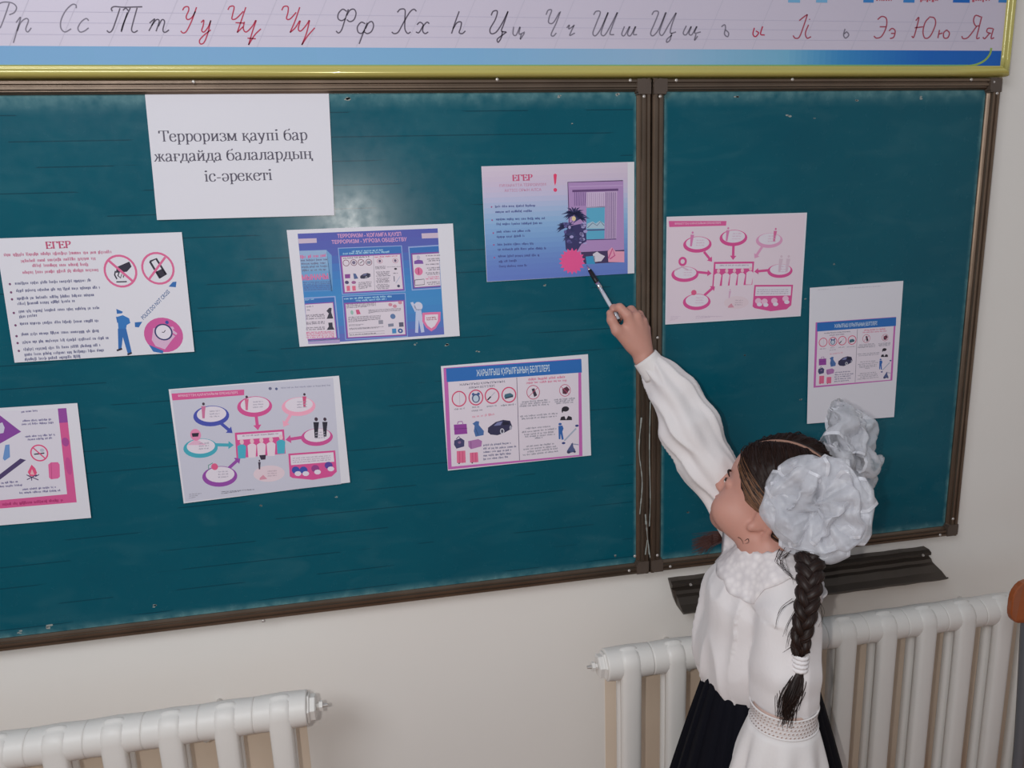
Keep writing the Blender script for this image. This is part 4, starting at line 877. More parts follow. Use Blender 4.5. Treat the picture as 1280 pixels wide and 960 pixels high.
# ------------------------------------------------------------------ smooth solids: signed distance field, then surface nets
class Field:
    def __init__(s, lo, hi, h):
        s.lo = np.array(lo, np.float32); s.h = h
        s.n = np.ceil((np.array(hi) - s.lo) / h).astype(int) + 1
        s.F = np.full(s.n, 9.0, np.float32)
    def _box(s, lo, hi):
        a = np.maximum(np.floor((np.array(lo) - s.lo) / s.h).astype(int), 0); b_ = np.minimum(np.ceil((np.array(hi) - s.lo) / s.h).astype(int) + 1, s.n)
        sl = tuple(slice(int(i), int(j)) for i, j in zip(a, b_))
        ax = [s.lo[i] + s.h*np.arange(a[i], b_[i], dtype=np.float32) for i in range(3)]
        return sl, np.meshgrid(*ax, indexing='ij', sparse=True)
    def _mix(s, sl, d, k, sub=False):
        A = s.F[sl]
        if sub:
            d = -d; hh = np.clip(0.5 - 0.5*(d - A)/k, 0, 1); s.F[sl] = d*(1-hh) + A*hh + k*hh*(1-hh)
            s.F[sl] = np.where(hh <= 0, d, s.F[sl]) if False else s.F[sl]
        else:
            A = np.minimum(A, 1.0); hh = np.clip(0.5 + 0.5*(A - d)/k, 0, 1); s.F[sl] = A*(1-hh) + d*hh - k*hh*(1-hh)
    def cone(s, a, b_, ra, rb, k=0.01, sub=False):
        a = np.array(a, np.float32); b_ = np.array(b_, np.float32); m = max(ra, rb) + k + 3*s.h
        sl, (X, Y, Zg) = s._box(np.minimum(a, b_) - m, np.maximum(a, b_) + m)
        ab = b_ - a; L2 = float(ab @ ab) + 1e-12
        t = np.clip(((X-a[0])*ab[0] + (Y-a[1])*ab[1] + (Zg-a[2])*ab[2]) / L2, 0, 1)
        d = np.sqrt((X-a[0]-t*ab[0])**2 + (Y-a[1]-t*ab[1])**2 + (Zg-a[2]-t*ab[2])**2) - (ra + (rb-ra)*t)
        s._mix(sl, d, k, sub)
    def chain(s, pts, rad, k=0.01):
        for i in range(len(pts)-1): s.cone(pts[i], pts[i+1], rad[i], rad[i+1], k)
    def ell(s, c, r, k=0.01, M=None, sub=False):
        c = np.array(c, np.float32); r = np.array(r, np.float32); m = float(r.max()) + k + 3*s.h
        sl, (X, Y, Zg) = s._box(c - m, c + m)
        x, y, z = X-c[0], Y-c[1], Zg-c[2]
        if M is not None:
            M = np.array(M, np.float32)    # columns = local axes
            x, y, z = x*M[0,0]+y*M[1,0]+z*M[2,0], x*M[0,1]+y*M[1,1]+z*M[2,1], x*M[0,2]+y*M[1,2]+z*M[2,2]
        k0 = np.sqrt((x/r[0])**2 + (y/r[1])**2 + (z/r[2])**2); k1 = np.sqrt((x/r[0]**2)**2 + (y/r[1]**2)**2 + (z/r[2]**2)**2)
        d = np.where(k1 > 1e-6, k0*(k0-1)/np.maximum(k1, 1e-6), -float(r.min()))
        s._mix(sl, d, k, sub)
    def net(s, smooth=2):
        F = s.F; I = F < 0
        c = np.zeros(tuple(np.array(F.shape)-1), np.uint8)
        for dx in (0, 1):
            for dy in (0, 1):
                for dz in (0, 1): c += I[dx:F.shape[0]-1+dx, dy:F.shape[1]-1+dy, dz:F.shape[2]-1+dz]
        act = (c > 0) & (c < 8); idx = np.full(act.shape, -1, np.int64); P = np.argwhere(act); idx[act] = np.arange(len(P))
        acc = np.zeros((len(P), 3), np.float64); cnt = np.zeros(len(P))
        cor = [(i, j, k) for i in (0, 1) for j in (0, 1) for k in (0, 1)]
        val = {q: F[P[:,0]+q[0], P[:,1]+q[1], P[:,2]+q[2]].astype(np.float64) for q in cor}
        for a in cor:
            for ax in range(3):
                if a[ax] == 0:
                    b_ = list(a); b_[ax] = 1; b_ = tuple(b_)
                    va, vb = val[a], val[b_]; m_ = (va < 0) != (vb < 0)
                    t = np.where(m_, va / np.where(va == vb, 1, va - vb), 0)
                    p = np.array(a, float)[None, :].repeat(len(P), 0); p[:, ax] = t
                    acc[m_] += p[m_]; cnt[m_] += 1
        V = (P + acc / np.maximum(cnt, 1)[:, None]) * s.h + s.lo
        Q = []
        for ax in range(3):
            o1, o2 = [(1, 2), (2, 0), (0, 1)][ax]
            sh = list(F.shape); A = [slice(None)]*3; B = [slice(None)]*3
            A[ax] = slice(0, sh[ax]-1); B[ax] = slice(1, sh[ax])
            for o in (o1, o2): A[o] = slice(1, sh[o]-1); B[o] = slice(1, sh[o]-1)
            a, b_ = I[tuple(A)], I[tuple(B)]; E = np.argwhere(a != b_); pos = a[E[:,0], E[:,1], E[:,2]]
            base = E.copy(); base[:, o1] += 1; base[:, o2] += 1
            def g(d1, d2):
                q = base.copy(); q[:, o1] -= d1; q[:, o2] -= d2; return idx[q[:,0], q[:,1], q[:,2]]
            f = np.stack([g(1, 1), g(0, 1), g(0, 0), g(1, 0)], 1)
            f[~pos] = f[~pos][:, ::-1]; Q.append(f)
        Q = np.concatenate(Q); Q = Q[(Q >= 0).all(1)]
        for _ in range(smooth):
            S = np.zeros_like(V); n = np.zeros(len(V))
            for i in range(4):
                for j in ((i+1) % 4, (i+3) % 4): np.add.at(S, Q[:, i], V[Q[:, j]]); np.add.at(n, Q[:, i], 1)
            V = V*0.45 + 0.55*S/np.maximum(n, 1)[:, None]
        return V, Q
def net_normals(V, Q):
    n = np.cross(V[Q[:,2]]-V[Q[:,0]], V[Q[:,3]]-V[Q[:,1]]); S = np.zeros_like(V)
    for i in range(4): np.add.at(S, Q[:, i], n)
    return S / np.maximum(np.linalg.norm(S, axis=1), 1e-12)[:, None]
def np_mesh(name, V, Q, m, parent):
    me = bpy.data.meshes.new(name); me.vertices.add(len(V)); me.vertices.foreach_set('co', V.astype(np.float32).ravel())
    me.loops.add(Q.size); me.loops.foreach_set('vertex_index', Q.astype(np.int32).ravel())
    me.polygons.add(len(Q)); me.polygons.foreach_set('loop_start', np.arange(0, Q.size, 4, dtype=np.int32)); me.polygons.foreach_set('loop_total', np.full(len(Q), 4, np.int32))
    me.polygons.foreach_set('use_smooth', np.ones(len(Q), bool)); me.materials.append(m); me.update(calc_edges=True); me.validate()
    return link(name, me, parent)

# ------------------------------------------------------------------ the girl
HO = np.array((0.6377, -0.30, 1.1178)); HS = 0.9186
HM = np.array([[-0.657, -0.663, 0.358], [-0.750, 0.620, -0.228], [0.071, 0.419, 0.905]])   # columns: her left, face forward, up
def hd(x, y, z): return HO + HS * (HM @ np.array((x, y, z), float))
girl = thing('person', 'small girl in white blouse and navy skirt pointing at the board with a pen', 'person', (0.62, -0.33, 0))
m_skin = mat('child_skin', (194, 143, 129), 0.5, spec=0.35, sss=0.12, vary=0.05, vscale=25)
bd = Field((0.38, -0.58, -0.01), (0.82, -0.03, 1.45), 0.0026)
He = lambda c, r, k=0.01, sub=False: bd.ell(hd(*c), np.array(r)*HS, k, HM, sub)
He((0, -0.012, 0.033), (0.073, 0.092, 0.084)); He((0, 0.02, -0.028), (0.060, 0.062, 0.066), 0.03); He((0, 0.038, 0.042), (0.057, 0.046, 0.05), 0.02)
for s_ in (-1, 1):
    He((s_*0.040, 0.046, -0.046), (0.030, 0.036, 0.032), 0.02); He((s_*0.044, 0.008, -0.058), (0.02, 0.032, 0.024), 0.025)
He((0, 0.056, -0.080), (0.025, 0.024, 0.020), 0.025)
for s_ in (-1, 1): He((s_*0.029, 0.092, 0.0), (0.015, 0.012, 0.010), 0.014, sub=True)
for s_ in (-1, 1): He((s_*0.028, 0.0715, 0.0), (0.016, 0.012, 0.0115), 0.004)
bd.cone(hd(0, 0.080, 0.004), hd(0, 0.093, -0.020), 0.0055, 0.0085, 0.012); He((0, 0.093, -0.022), (0.009, 0.009, 0.008), 0.006)
for s_ in (-1, 1): He((s_*0.010, 0.086, -0.026), (0.007, 0.008, 0.006), 0.005)
He((0, 0.079, -0.046), (0.017, 0.009, 0.006), 0.006); He((0, 0.076, -0.056), (0.014, 0.009, 0.006), 0.006)
bd.cone(hd(-0.016, 0.088, -0.051), hd(0.016, 0.088, -0.051), 0.0016, 0.0016, 0.003, sub=True)
for s_ in (-1, 1):
    q = [hd(s_*(0.071 + 0.012*math.sin(t)*0.6), -0.010 + 0.014*math.cos(t*1.0) - 0.006, -0.016 + 0.025*math.sin(t + 0.4)) for t in np.linspace(-1.2, 3.6, 9)]
    bd.chain(q, [0.0042]*9, 0.004); He((s_*0.070, -0.010, -0.016), (0.006, 0.013, 0.020), 0.006); He((s_*0.072, 0.0, -0.036), (0.006, 0.007, 0.008), 0.006)
S = lambda x, y, d: np.array(spot(x, y, d))
NB = np.array((0.622, -0.335, 1.03))
bd.cone(hd(0, -0.022, -0.045), NB, 0.040*HS, 0.040, 0.02)
RS = np.array(spot(940, 692, -0.262)); RE = np.array(spot(872, 568, -0.185)); RW = np.array(spot(805, 448, -0.105))
LS = np.array(spot(985, 738, -0.40)); LE = np.array(spot(985, 838, -0.425)); LW = np.array(spot(978, 962, -0.43))
print('ARM', np.linalg.norm(RS-RE), np.linalg.norm(RE-RW), np.linalg.norm(LS-LE), np.linalg.norm(LE-LW), RS, LS, RW, LW)
bd.cone(NB, NB + np.array((0, 0, -0.06)), 0.044, 0.055, 0.03)
bd.cone(RS*0.7 + NB*0.3 - (0, 0, .02), LS*0.7 + NB*0.3 - (0, 0, .02), 0.034, 0.034, 0.03)
bd.ell((0.612, -0.33, 0.93), (0.062, 0.085, 0.085), 0.03); bd.ell((0.615, -0.333, 0.80), (0.06, 0.078, 0.10), 0.03); bd.ell((0.62, -0.335, 0.68), (0.068, 0.088, 0.085), 0.03)
bd.chain([RS, S(919,640,-0.235), S(888,586,-0.20), S(861,533,-0.17), S(845,497,-0.143), S(822,468,-0.117), RW], [0.029, 0.027, 0.026, 0.025, 0.023, 0.018, 0.0175], 0.012); bd.chain([LS, LE, LW], [0.031, 0.025, 0.0165], 0.015)
for s_ in (-1, 1):
    hy = -0.335 + s_*0.045; fx = 0.62 - s_*0.03
    bd.chain([(0.62, hy, 0.64), (0.615, hy, 0.34), (0.625, hy, 0.08)], [0.062, 0.040, 0.026], 0.02); bd.chain([(0.625, hy, 0.06), (0.56, hy, 0.03)], [0.026, 0.02], 0.02)
# the hand that holds the pen
K1, K2, K3, K4 = S(784, 394, -0.108), S(795.5, 396, -0.104), S(803, 402, -0.098), S(807.5, 411, -0.092)
for kn, r_ in ((K1, 0.0095), (K2, 0.010), (K3, 0.0095), (K4, 0.0085)): bd.cone(RW, kn, 0.0165, r_, 0.006)
bd.cone(S(794, 436, -0.104), S(779, 414, -0.104), 0.013, 0.011, 0.01); bd.ell(S(795, 418, -0.099), (0.017, 0.013, 0.024), 0.008)
bd.chain([K1, S(774.5, 384.5, -0.100), S(767, 385, -0.085), S(764.5, 391, -0.078)], [0.0092, 0.0082, 0.0072, 0.0062], 0.003)
bd.chain([K2, S(789, 387, -0.082), S(778, 392, -0.068), S(772, 401, -0.068)], [0.0095, 0.008, 0.0072, 0.0062], 0.003)
bd.chain([K3, S(799, 393, -0.072), S(787, 400, -0.058), S(781, 410, -0.062)], [0.009, 0.008, 0.0072, 0.006], 0.003)
bd.chain([K4, S(806, 405, -0.068), S(796, 411, -0.056), S(789, 420, -0.062)], [0.008, 0.007, 0.0065, 0.0055], 0.003)
bd.chain([S(789, 432, -0.104), S(771, 413, -0.108), S(764.5, 400, -0.104), S(762, 391, -0.094)], [0.0125, 0.0095, 0.0082, 0.0064], 0.006)
# the hanging hand, below the cuff
HN = LW + np.array((-0.01, 0.0, -0.045)); bd.cone(LW, HN, 0.016, 0.018, 0.01); bd.ell(HN + (0, 0, -0.012), (0.022, 0.011, 0.026), 0.008)
for i, (dx, L) in enumerate(((-0.018, 0.05), (-0.006, 0.056), (0.006, 0.052), (0.017, 0.042))):
    a = HN + (dx*0.9, 0, -0.03); b1_ = a + (dx*0.15, 0.004, -L*0.45); c_ = b1_ + (0, 0.012, -L*0.35); d_ = c_ + (0, 0.011, -L*0.15)
    bd.chain([a, b1_, c_, d_], [0.0075, 0.007, 0.0062, 0.0055], 0.003)
bd.chain([HN + (-0.018, 0, 0.005), HN + (-0.033, 0.006, -0.018), HN + (-0.036, 0.012, -0.038)], [0.009, 0.0075, 0.006], 0.005)
V, Q = bd.net(2); np_mesh('body', V, Q, m_skin, girl)
del bd

# face details
def hball(name, c, r, m, n=14):
    mb = MB(); vs = []
    for i in range(n+1):
        a = PI*i/n
        for k in range(2*n):
            b_ = PI*k/n; vs.append(hd(c[0] + r[0]*math.sin(a)*math.cos(b_), c[1] + r[1]*math.cos(a), c[2] + r[2]*math.sin(a)*math.sin(b_)))
    mb.add(vs, [(i*2*n+k, i*2*n+(k+1) % (2*n), (i+1)*2*n+(k+1) % (2*n), (i+1)*2*n+k) for i in range(n) for k in range(2*n)], m); return mb.build(name, girl, smooth=True)
m_eye = mat('eye_white', (226, 220, 214), 0.2, spec=0.6); m_iris = mat('dark_brown_iris', (38, 24, 18), 0.12, spec=0.7)
m_lip = mat('lip_pink', (186, 104, 100), 0.4); m_hair = mat('dark_brown_hair', (34, 22, 19), 0.5, spec=0.3, vary=0.5, vscale=30, aniso_scale=(1, 1, 1))
for s_ in (-1, 1):
    hball('eye', (s_*0.028, 0.0755, -0.001), (0.0105, 0.0095, 0.0030), m_eye); hball('iris', (s_*0.028, 0.0815, -0.001), (0.0042, 0.0042, 0.0030), m_iris)
    mb = MB(); mb.tube([hd(s_*(0.028 + u*0.0125), 0.084 - 0.006*u*u - (0.003 if u*1 > .5 else 0), 0.0035 - 0.003*u*u) for u in np.linspace(-1, 1, 9)], [0.0008, 0.0014, 0.0017, 0.0018, 0.0018, 0.0018, 0.0018, 0.0016, 0.0010], m_iris, 6); mb.build('eyelashes', girl)
    mb = MB(); mb.tube([hd(s_*(0.030 + u*0.016), 0.0862 - 0.0085*u*u, 0.0205 - 0.004*u*u) for u in np.linspace(-1, 1, 9)], [0.0008, 0.0016, 0.002, 0.0022, 0.0022, 0.002, 0.0018, 0.0014, 0.0007], m_hair, 6); mb.build('eyebrow', girl)
hball('lips', (0, 0.0795, -0.0465), (0.0155, 0.0085, 0.0040), m_lip); hball('lips', (0, 0.0765, -0.0555), (0.013, 0.0085, 0.0045), m_lip)

# blouse
m_bl = mat('white_cotton_blouse', (221, 216, 217), 0.8, sheen=0.25, vary=0.015, vscale=40, bump=0.12, bscale=260)
bf = Field((0.38, -0.56, 0.72), (0.80, -0.05, 1.42), 0.0034)
bf.cone(NB + (0.0, 0.0, -0.034), (0.612, -0.33, 0.95), 0.060, 0.085, 0.03)
bf.ell((0.598, -0.315, 0.93), (0.077, 0.095, 0.095), 0.03); bf.ell((0.600, -0.312, 0.83), (0.088, 0.100, 0.085), 0.04)
bf.cone((0.604, -0.29, 0.86), (0.606, -0.34, 0.86), 0.084, 0.084, 0.03)
bf.cone(RS*0.8 + NB*0.2 - (0, 0, .022), LS*0.85 + NB*0.15 - (0, 0, .012), 0.040, 0.044, 0.03)
ra = [RS, S(919,640,-0.232), S(886,586,-0.195), S(861,533,-0.165), S(845,497,-0.140), S(826,470,-0.120), S(816,457,-0.113)]
bf.chain(ra, [0.038, 0.038, 0.046, 0.051, 0.044, 0.031, 0.024], 0.02)
la = [LS, S(986,780,-0.432), S(982,835,-0.445), S(980,866,-0.448), S(980,892,-0.452)]
bf.cone(LS, la[1], 0.046, 0.049, 0.018); bf.chain(la[1:], [0.049, 0.053, 0.051, 0.0465], 0.006)
V, Q = bf.net(2); Nn = net_normals(V, Q)
D = np.zeros(len(V))
for i, (x, y, z) in enumerate(V):
    arm = z - (1.02 + (y + 0.25)*1.2)
    if z > 1.05 and y > -0.275:                         # raised sleeve: folds run along the arm
        ax = RW - RS; ax = ax/np.linalg.norm(ax); rel = np.array((x, y, z)) - RS; al = rel @ ax; o_ = rel - ax*al
        n1 = noise.noise(Vector((o_[0]*34, o_[1]*34, o_[2]*34 + al*7))); n2 = noise.noise(Vector((o_[0]*16 + 4, al*14, o_[2]*16)))
        D[i] = 0.0065*(1 - abs(n1)*2.4) + 0.006*n2 - 0.005
    else:
        hang = min(1, max(0.0, (1.03 - z)/0.08)); left = y < -0.385 and z < 0.98
        f = 26 if not left else 20
        n1 = noise.noise(Vector((x*f, y*f, z*5.5 + 0.8*noise.noise(Vector((x*6, y*6, z*6)))))); n2 = noise.noise(Vector((x*11 + 9, y*11, z*9)))
        D[i] = hang*((0.0066 if not left else 0.0042)*(1 - abs(n1)*2.6) + (0.006 if not left else 0.0035)*n2 - 0.003)
        if not left and z < 0.80: D[i] += 0.003*math.sin(math.atan2(y + 0.33, x - 0.604)*22)
V = V + Nn*D[:, None]
np_mesh('blouse', V, Q, m_bl, girl); del bf
blv = BVHTree.FromPolygons([tuple(v) for v in V], [tuple(int(i) for i in q) for q in Q])

def ringloft(name, rings, m, n=64, parent=girl, closed=True, smooth=True, uv=False):
    """rings: list of (centre, axis u, axis v, function of angle -> (ru, rv, lift))"""
    vs = []; K = len(rings)
    for c, u, v, fn in rings:
        c = Vector(c); u = Vector(u); v = Vector(v); w = u.cross(v).normalized()
        for k in range(n):
            a = 2*PI*k/n; ru, rv, h = fn(a); vs.append(c + u*(ru*math.cos(a)) + v*(rv*math.sin(a)) + w*h)
    mb = MB(); mb.add(vs, [(i*n+k, i*n+(k+1) % n, (i+1)*n+(k+1) % n, (i+1)*n+k) for i in range(K-1) for k in range(n)], m)
    o = mb.build(name, parent, smooth=smooth)
    if uv:
        l = o.data.uv_layers.new(name='UVMap'); i = 0
        for p_ in range((K-1)*n):
            r_, k = divmod(p_, n)
            for du, dv in ((0,0),(1,0),(1,1),(0,1)): l.data[i].uv = ((k+du)/n, (r_+dv)/(K-1)); i += 1
    return o
def solid(o, th, off=0): s_ = o.modifiers.new('thickness', 'SOLIDIFY'); s_.thickness = th; s_.offset = off; return o
X_, Y_, Z_ = Vector((1,0,0)), Vector((0,1,0)), Vector((0,0,1))
# lace: woven band with rows of small openings
def lace_mat(name, rows, cols, hole=0.3):
    m, nt, b = node_mat(name); b.inputs['Base Color'].default_value = (*lin((222, 216, 216)), 1); b.inputs['Roughness'].default_value = 0.8
    uvn = N(nt, 'UVMap'); sp = N(nt, 'SeparateXYZ'); nt.links.new(uvn.outputs[0], sp.inputs[0])
    v = math_node(nt, 'MULTIPLY', sp.outputs[1], rows); u = math_node(nt, 'MULTIPLY', sp.outputs[0], cols)
    u = math_node(nt, 'ADD', u, math_node(nt, 'MULTIPLY', math_node(nt, 'FLOOR', v), 0.5))
    fu = math_node(nt, 'SUBTRACT', math_node(nt, 'FRACT', u), 0.5); fv = math_node(nt, 'SUBTRACT', math_node(nt, 'FRACT', v), 0.5)
    d = math_node(nt, 'ADD', math_node(nt, 'POWER', math_node(nt, 'ABSOLUTE', math_node(nt, 'ADD', fu, math_node(nt, 'MULTIPLY', fv, 0.5))), 2), math_node(nt, 'POWER', math_node(nt, 'ABSOLUTE', fv), 2))
    op = math_node(nt, 'GREATER_THAN', d, hole*hole); nt.links.new(op, b.inputs['Alpha'])
    bp = N(nt, 'Bump'); bp.inputs['Distance'].default_value = 0.001; nt.links.new(d, bp.inputs['Height']); nt.links.new(bp.outputs[0], b.inputs['Normal'])
    return m
m_lace = lace_mat('openwork_lace', 5, 52, 0.22)
ca, cb = S(980, 876, -0.452), S(979, 899, -0.454)
ringloft('lace_cuff', [(Vector(ca)*(1-t) + Vector(cb)*t, X_, Y_, (lambda a, t=t: (0.0515 + 0.0015*math.cos(t*6), 0.050, 0.0))) for t in np.linspace(0, 1, 11)], m_lace, 88, uv=True)
ringloft('cuff_lining', [(Vector(ca)*(1-t) + Vector(cb)*t, X_, Y_, (lambda a, t=t: (0.0485, 0.047, 0.0))) for t in np.linspace(-0.1, 1.1, 5)], mat('beige_cuff_lining', (206, 178, 168), 0.8), 60)
m_bell = mat('white_cotton_cuff', (222, 218, 218), 0.8, sheen=0.2, bump=0.1, bscale=200)
cc = S(968, 1012, -0.456)
def bell(t):
    r = 0.050 + 0.036*t**0.75
    return lambda a: (r*(1 + 0.07*min(1, t*2.5)*math.sin(a*9 + 0.7) + 0.03*min(1, t*2)*math.sin(a*17)), r*0.95*(1 + 0.07*min(1, t*2.5)*math.sin(a*9 + 0.7)), 0.004*math.sin(a*9)*t)
solid(ringloft('bell_cuff', [(Vector(cb)*(1-t) + Vector(cc)*t, X_, Y_, bell(t)) for t in np.linspace(0, 1, 14)], m_bell, 120), 0.0012)
for z_ in (ca, cb):
    ringloft('cuff_seam', [(Vector(z_) + Vector((0, 0, 0.0013*math.sin(q))), X_, Y_, (lambda a, q=q: (0.0520 + 0.0013*math.cos(q), 0.0505 + 0.0013*math.cos(q), 0.0007*math.sin(a*40)))) for q in np.linspace(0, 2*PI, 9)], m_bell, 80)
# buttoned cuff of the raised sleeve
ax = Vector(S(808, 449, -0.108) - S(819, 463, -0.115)).normalized(); u_ = ax.orthogonal().normalized(); v_ = ax.cross(u_)
p0, p1 = Vector(S(822, 467, -0.117)), Vector(S(806.5, 447, -0.107))
solid(ringloft('shirt_cuff', [(p0*(1-t) + p1*t, u_, v_, (lambda a, t=t: (0.0265 - 0.003*t + 0.0012*math.sin(a*3 + 1), 0.0265 - 0.003*t, 0))) for t in np.linspace(0, 1, 8)], m_bell, 48), 0.0018)
# lace collar lying round the neckline, scalloped
m_col, nt, b = node_mat('embroidered_lace_collar')
b.inputs['Base Color'].default_value = (*lin((218, 212, 212)), 1); b.inputs['Roughness'].default_value = 0.85
tc = N(nt, 'TexCoord'); vo = N(nt, 'TexVoronoi'); vo.inputs['Scale'].default_value = 95; nt.links.new(tc.outputs['Object'], vo.inputs['Vector'])
nt.links.new(mixc(nt, math_node(nt, 'MULTIPLY', vo.outputs['Distance'], 1.3, clamp=True), lin((236, 230, 230)), lin((214, 208, 210))), b.inputs['Base Color'])
bp = N(nt, 'Bump'); bp.inputs['Strength'].default_value = 0.5; bp.inputs['Distance'].default_value = 0.0012; nt.links.new(vo.outputs['Distance'], bp.inputs['Height']); nt.links.new(bp.outputs[0], b.inputs['Normal'])
nb_ = Vector(NB)
mb = MB(); n = 110; K = 13; vs = []
for j in range(K):
    t = j/(K-1)
    for k in range(n):
        a = 2*PI*k/n; sc = 1 + (0.045*abs(math.sin(a*7)) if t > 0.93 else 0) + (0.03*math.sin(a*18) if t < 0.05 else 0)
        x, y = nb_.x + 0.002 + (0.044 + 0.040*t)*sc*math.cos(a), nb_.y + (0.045 + 0.050*t)*sc*math.sin(a)
        h = blv.ray_cast(Vector((x, y, 1.075)), Vector((0, 0, -1)))
        z = h[0].z if h[0] is not None else 0.98
        vs.append((x, y, min(max(z, 0.984), 1.054) + 0.0035 + 0.010*(1-t)*(1-t) + 0.0012*math.sin(a*16)*(1-t)))
mb.add(vs, [(i*n+k, i*n+(k+1) % n, (i+1)*n+(k+1) % n, (i+1)*n+k) for i in range(K-1) for k in range(n)], m_col)
solid(mb.build('lace_collar', girl, smooth=True), 0.0016, 0)

# skirt with knife pleats
m_sk = mat('navy_black_school_cloth', (10, 11, 21), 0.8, spec=0.15, bump=0.15, bscale=300)
def skirt(t):
    r = 0.078 + 0.125*t**0.9; A = 0.004 + 0.012*t
    def fn(a):
        s_ = (a*13/PI) % 1.0; pl = A*(s_**0.7 - 0.5)
        return (r*1.0 + pl, r*0.80 + pl, 0)
    return fn
solid(ringloft('skirt', [(Vector((0.612 + 0.006*t, -0.335, 0.855 - 0.44*t)), X_, Y_, skirt(t)) for t in np.linspace(0, 1, 16)], m_sk, 26*8), 0.002)
# shoes and socks
m_shoe = mat('black_patent_shoe', (20, 18, 20), 0.15, coat=0.6); m_sock = mat('white_knit_tights', (222, 220, 222), 0.85, bump=0.2, bscale=300)
for s_ in (-1, 1):
    hy = -0.335 + s_*0.045
    f = Field((0.50, hy-0.06, -0.005), (0.68, hy+0.06, 0.10), 0.003)
    f.cone((0.628, hy, 0.034), (0.545, hy, 0.024), 0.034, 0.032, 0.02); f.cone((0.60, hy, 0.02), (0.57, hy, 0.02), 0.034, 0.034, 0.02)
    V, Q = f.net(2); V[:, 2] = np.maximum(V[:, 2], 0.0); np_mesh('shoe', V, Q, m_shoe, girl)
    mb = MB(); mb.tube([(0.615, hy, 0.42), (0.615, hy, 0.34), (0.622, hy, 0.2), (0.625, hy, 0.08), (0.625, hy, 0.05)], [0.047, 0.0425, 0.0385, 0.0285, 0.03], m_sock, 20); mb.build('tights', girl, smooth=True)

# ------------------------------------------------------------------ hair
hf = Field((0.48, -0.46, 0.98), (0.80, -0.14, 1.29), 0.0026)
hf.ell(hd(0, -0.014, 0.033), np.array((0.0795, 0.0985, 0.0905))*HS, 0.01, HM); hf.ell(hd(-0.030, -0.016, 0.048), np.array((0.057, 0.090, 0.087))*HS, 0.008, HM); hf.ell(hd(0, 0.038, 0.042), np.array((0.0625, 0.0515, 0.056))*HS, 0.012, HM); hf.ell(hd(0, -0.03, -0.02), np.array((0.066, 0.068, 0.062))*HS, 0.03, HM)
sl, (Xg, Yg, Zg) = hf._box(hf.lo, hf.lo + hf.h*hf.n)
rx, ry, rz = Xg - HO[0], Yg - HO[1], Zg - HO[2]
lx = (rx*HM[0,0] + ry*HM[1,0] + rz*HM[2,0])/HS; ly = (rx*HM[0,1] + ry*HM[1,1] + rz*HM[2,1])/HS; lz = (rx*HM[0,2] + ry*HM[1,2] + rz*HM[2,2])/HS
bound = 0.043 + 0.571*lz - 0.10*np.maximum(0, 0.02 - np.abs(lx)) 
cut = np.maximum(ly - bound, np.minimum(-lz - 0.002, ly + 0.032) )          # face side, ear side
cut = np.maximum(cut, -lz - 0.062)
groove = 0.0045 - np.sqrt(lx**2 + (np.maximum(0, 0.0))**2) - 0.0
hf.F = np.maximum(hf.F, (cut*HS).astype(np.float32))
top = (ly > -0.2)
gr = np.where(top, 0.0035 - np.abs(lx), -1); shell = (np.sqrt((lx/0.0755)**2 + ((ly+0.013)/0.0945)**2 + ((lz-0.033)/0.0865)**2) - 1)*0.07
hf.F = np.maximum(hf.F, np.minimum(gr*HS*1.2, shell + 0.001).astype(np.float32))
V, Q = hf.net(2); Nn = net_normals(V, Q)
D = np.array([0.0012*noise.noise(Vector(((q[0])*120, q[1]*120, q[2]*30))) for q in V]); V = V + Nn*D[:, None]
np_mesh('hair', V, Q, m_hair, girl)
bvh = BVHTree.FromPolygons([tuple(v) for v in V], [tuple(int(i) for i in q) for q in Q])
del hf
c0 = Vector(hd(0, -0.014, 0.03))
rn = random.Random(11)
def surf(p, off):
    d = (Vector(p) - c0).normalized(); h = bvh.ray_cast(c0 + d*0.25, -d)
    if h[0] is None: return None
    return h[0] + d*off
HL = [(0.003,0.084,0.076),(0.03,0.076,0.060),(0.055,0.055,0.032),(0.067,0.038,0.005),(0.069,0.028,-0.014)]
PT = [(0.0055,0.076,0.084),(0.0055,0.03,0.115),(0.0055,-0.03,0.12),(0.0055,-0.08,0.09),(0.003,-0.108,0.03),(0.003,-0.09,-0.03),(0.02,-0.07,-0.06)]
def along(L, t):
    t *= len(L)-1; i = min(int(t), len(L)-2); f = t - i; return Vector([L[i][j]*(1-f) + L[i+1][j]*f for j in range(3)])
m_hair2 = mat('dark_brown_hair_strands', (44, 27, 21), 0.45, spec=0.3, vary=0.3, vscale=40)
m_hair3 = mat('temple_hair_painted_sheen', (126, 90, 66), 0.5, spec=0.3, vary=0.25, vscale=60)  # lighter brown: sheen on the temple hair, put into the strand colour
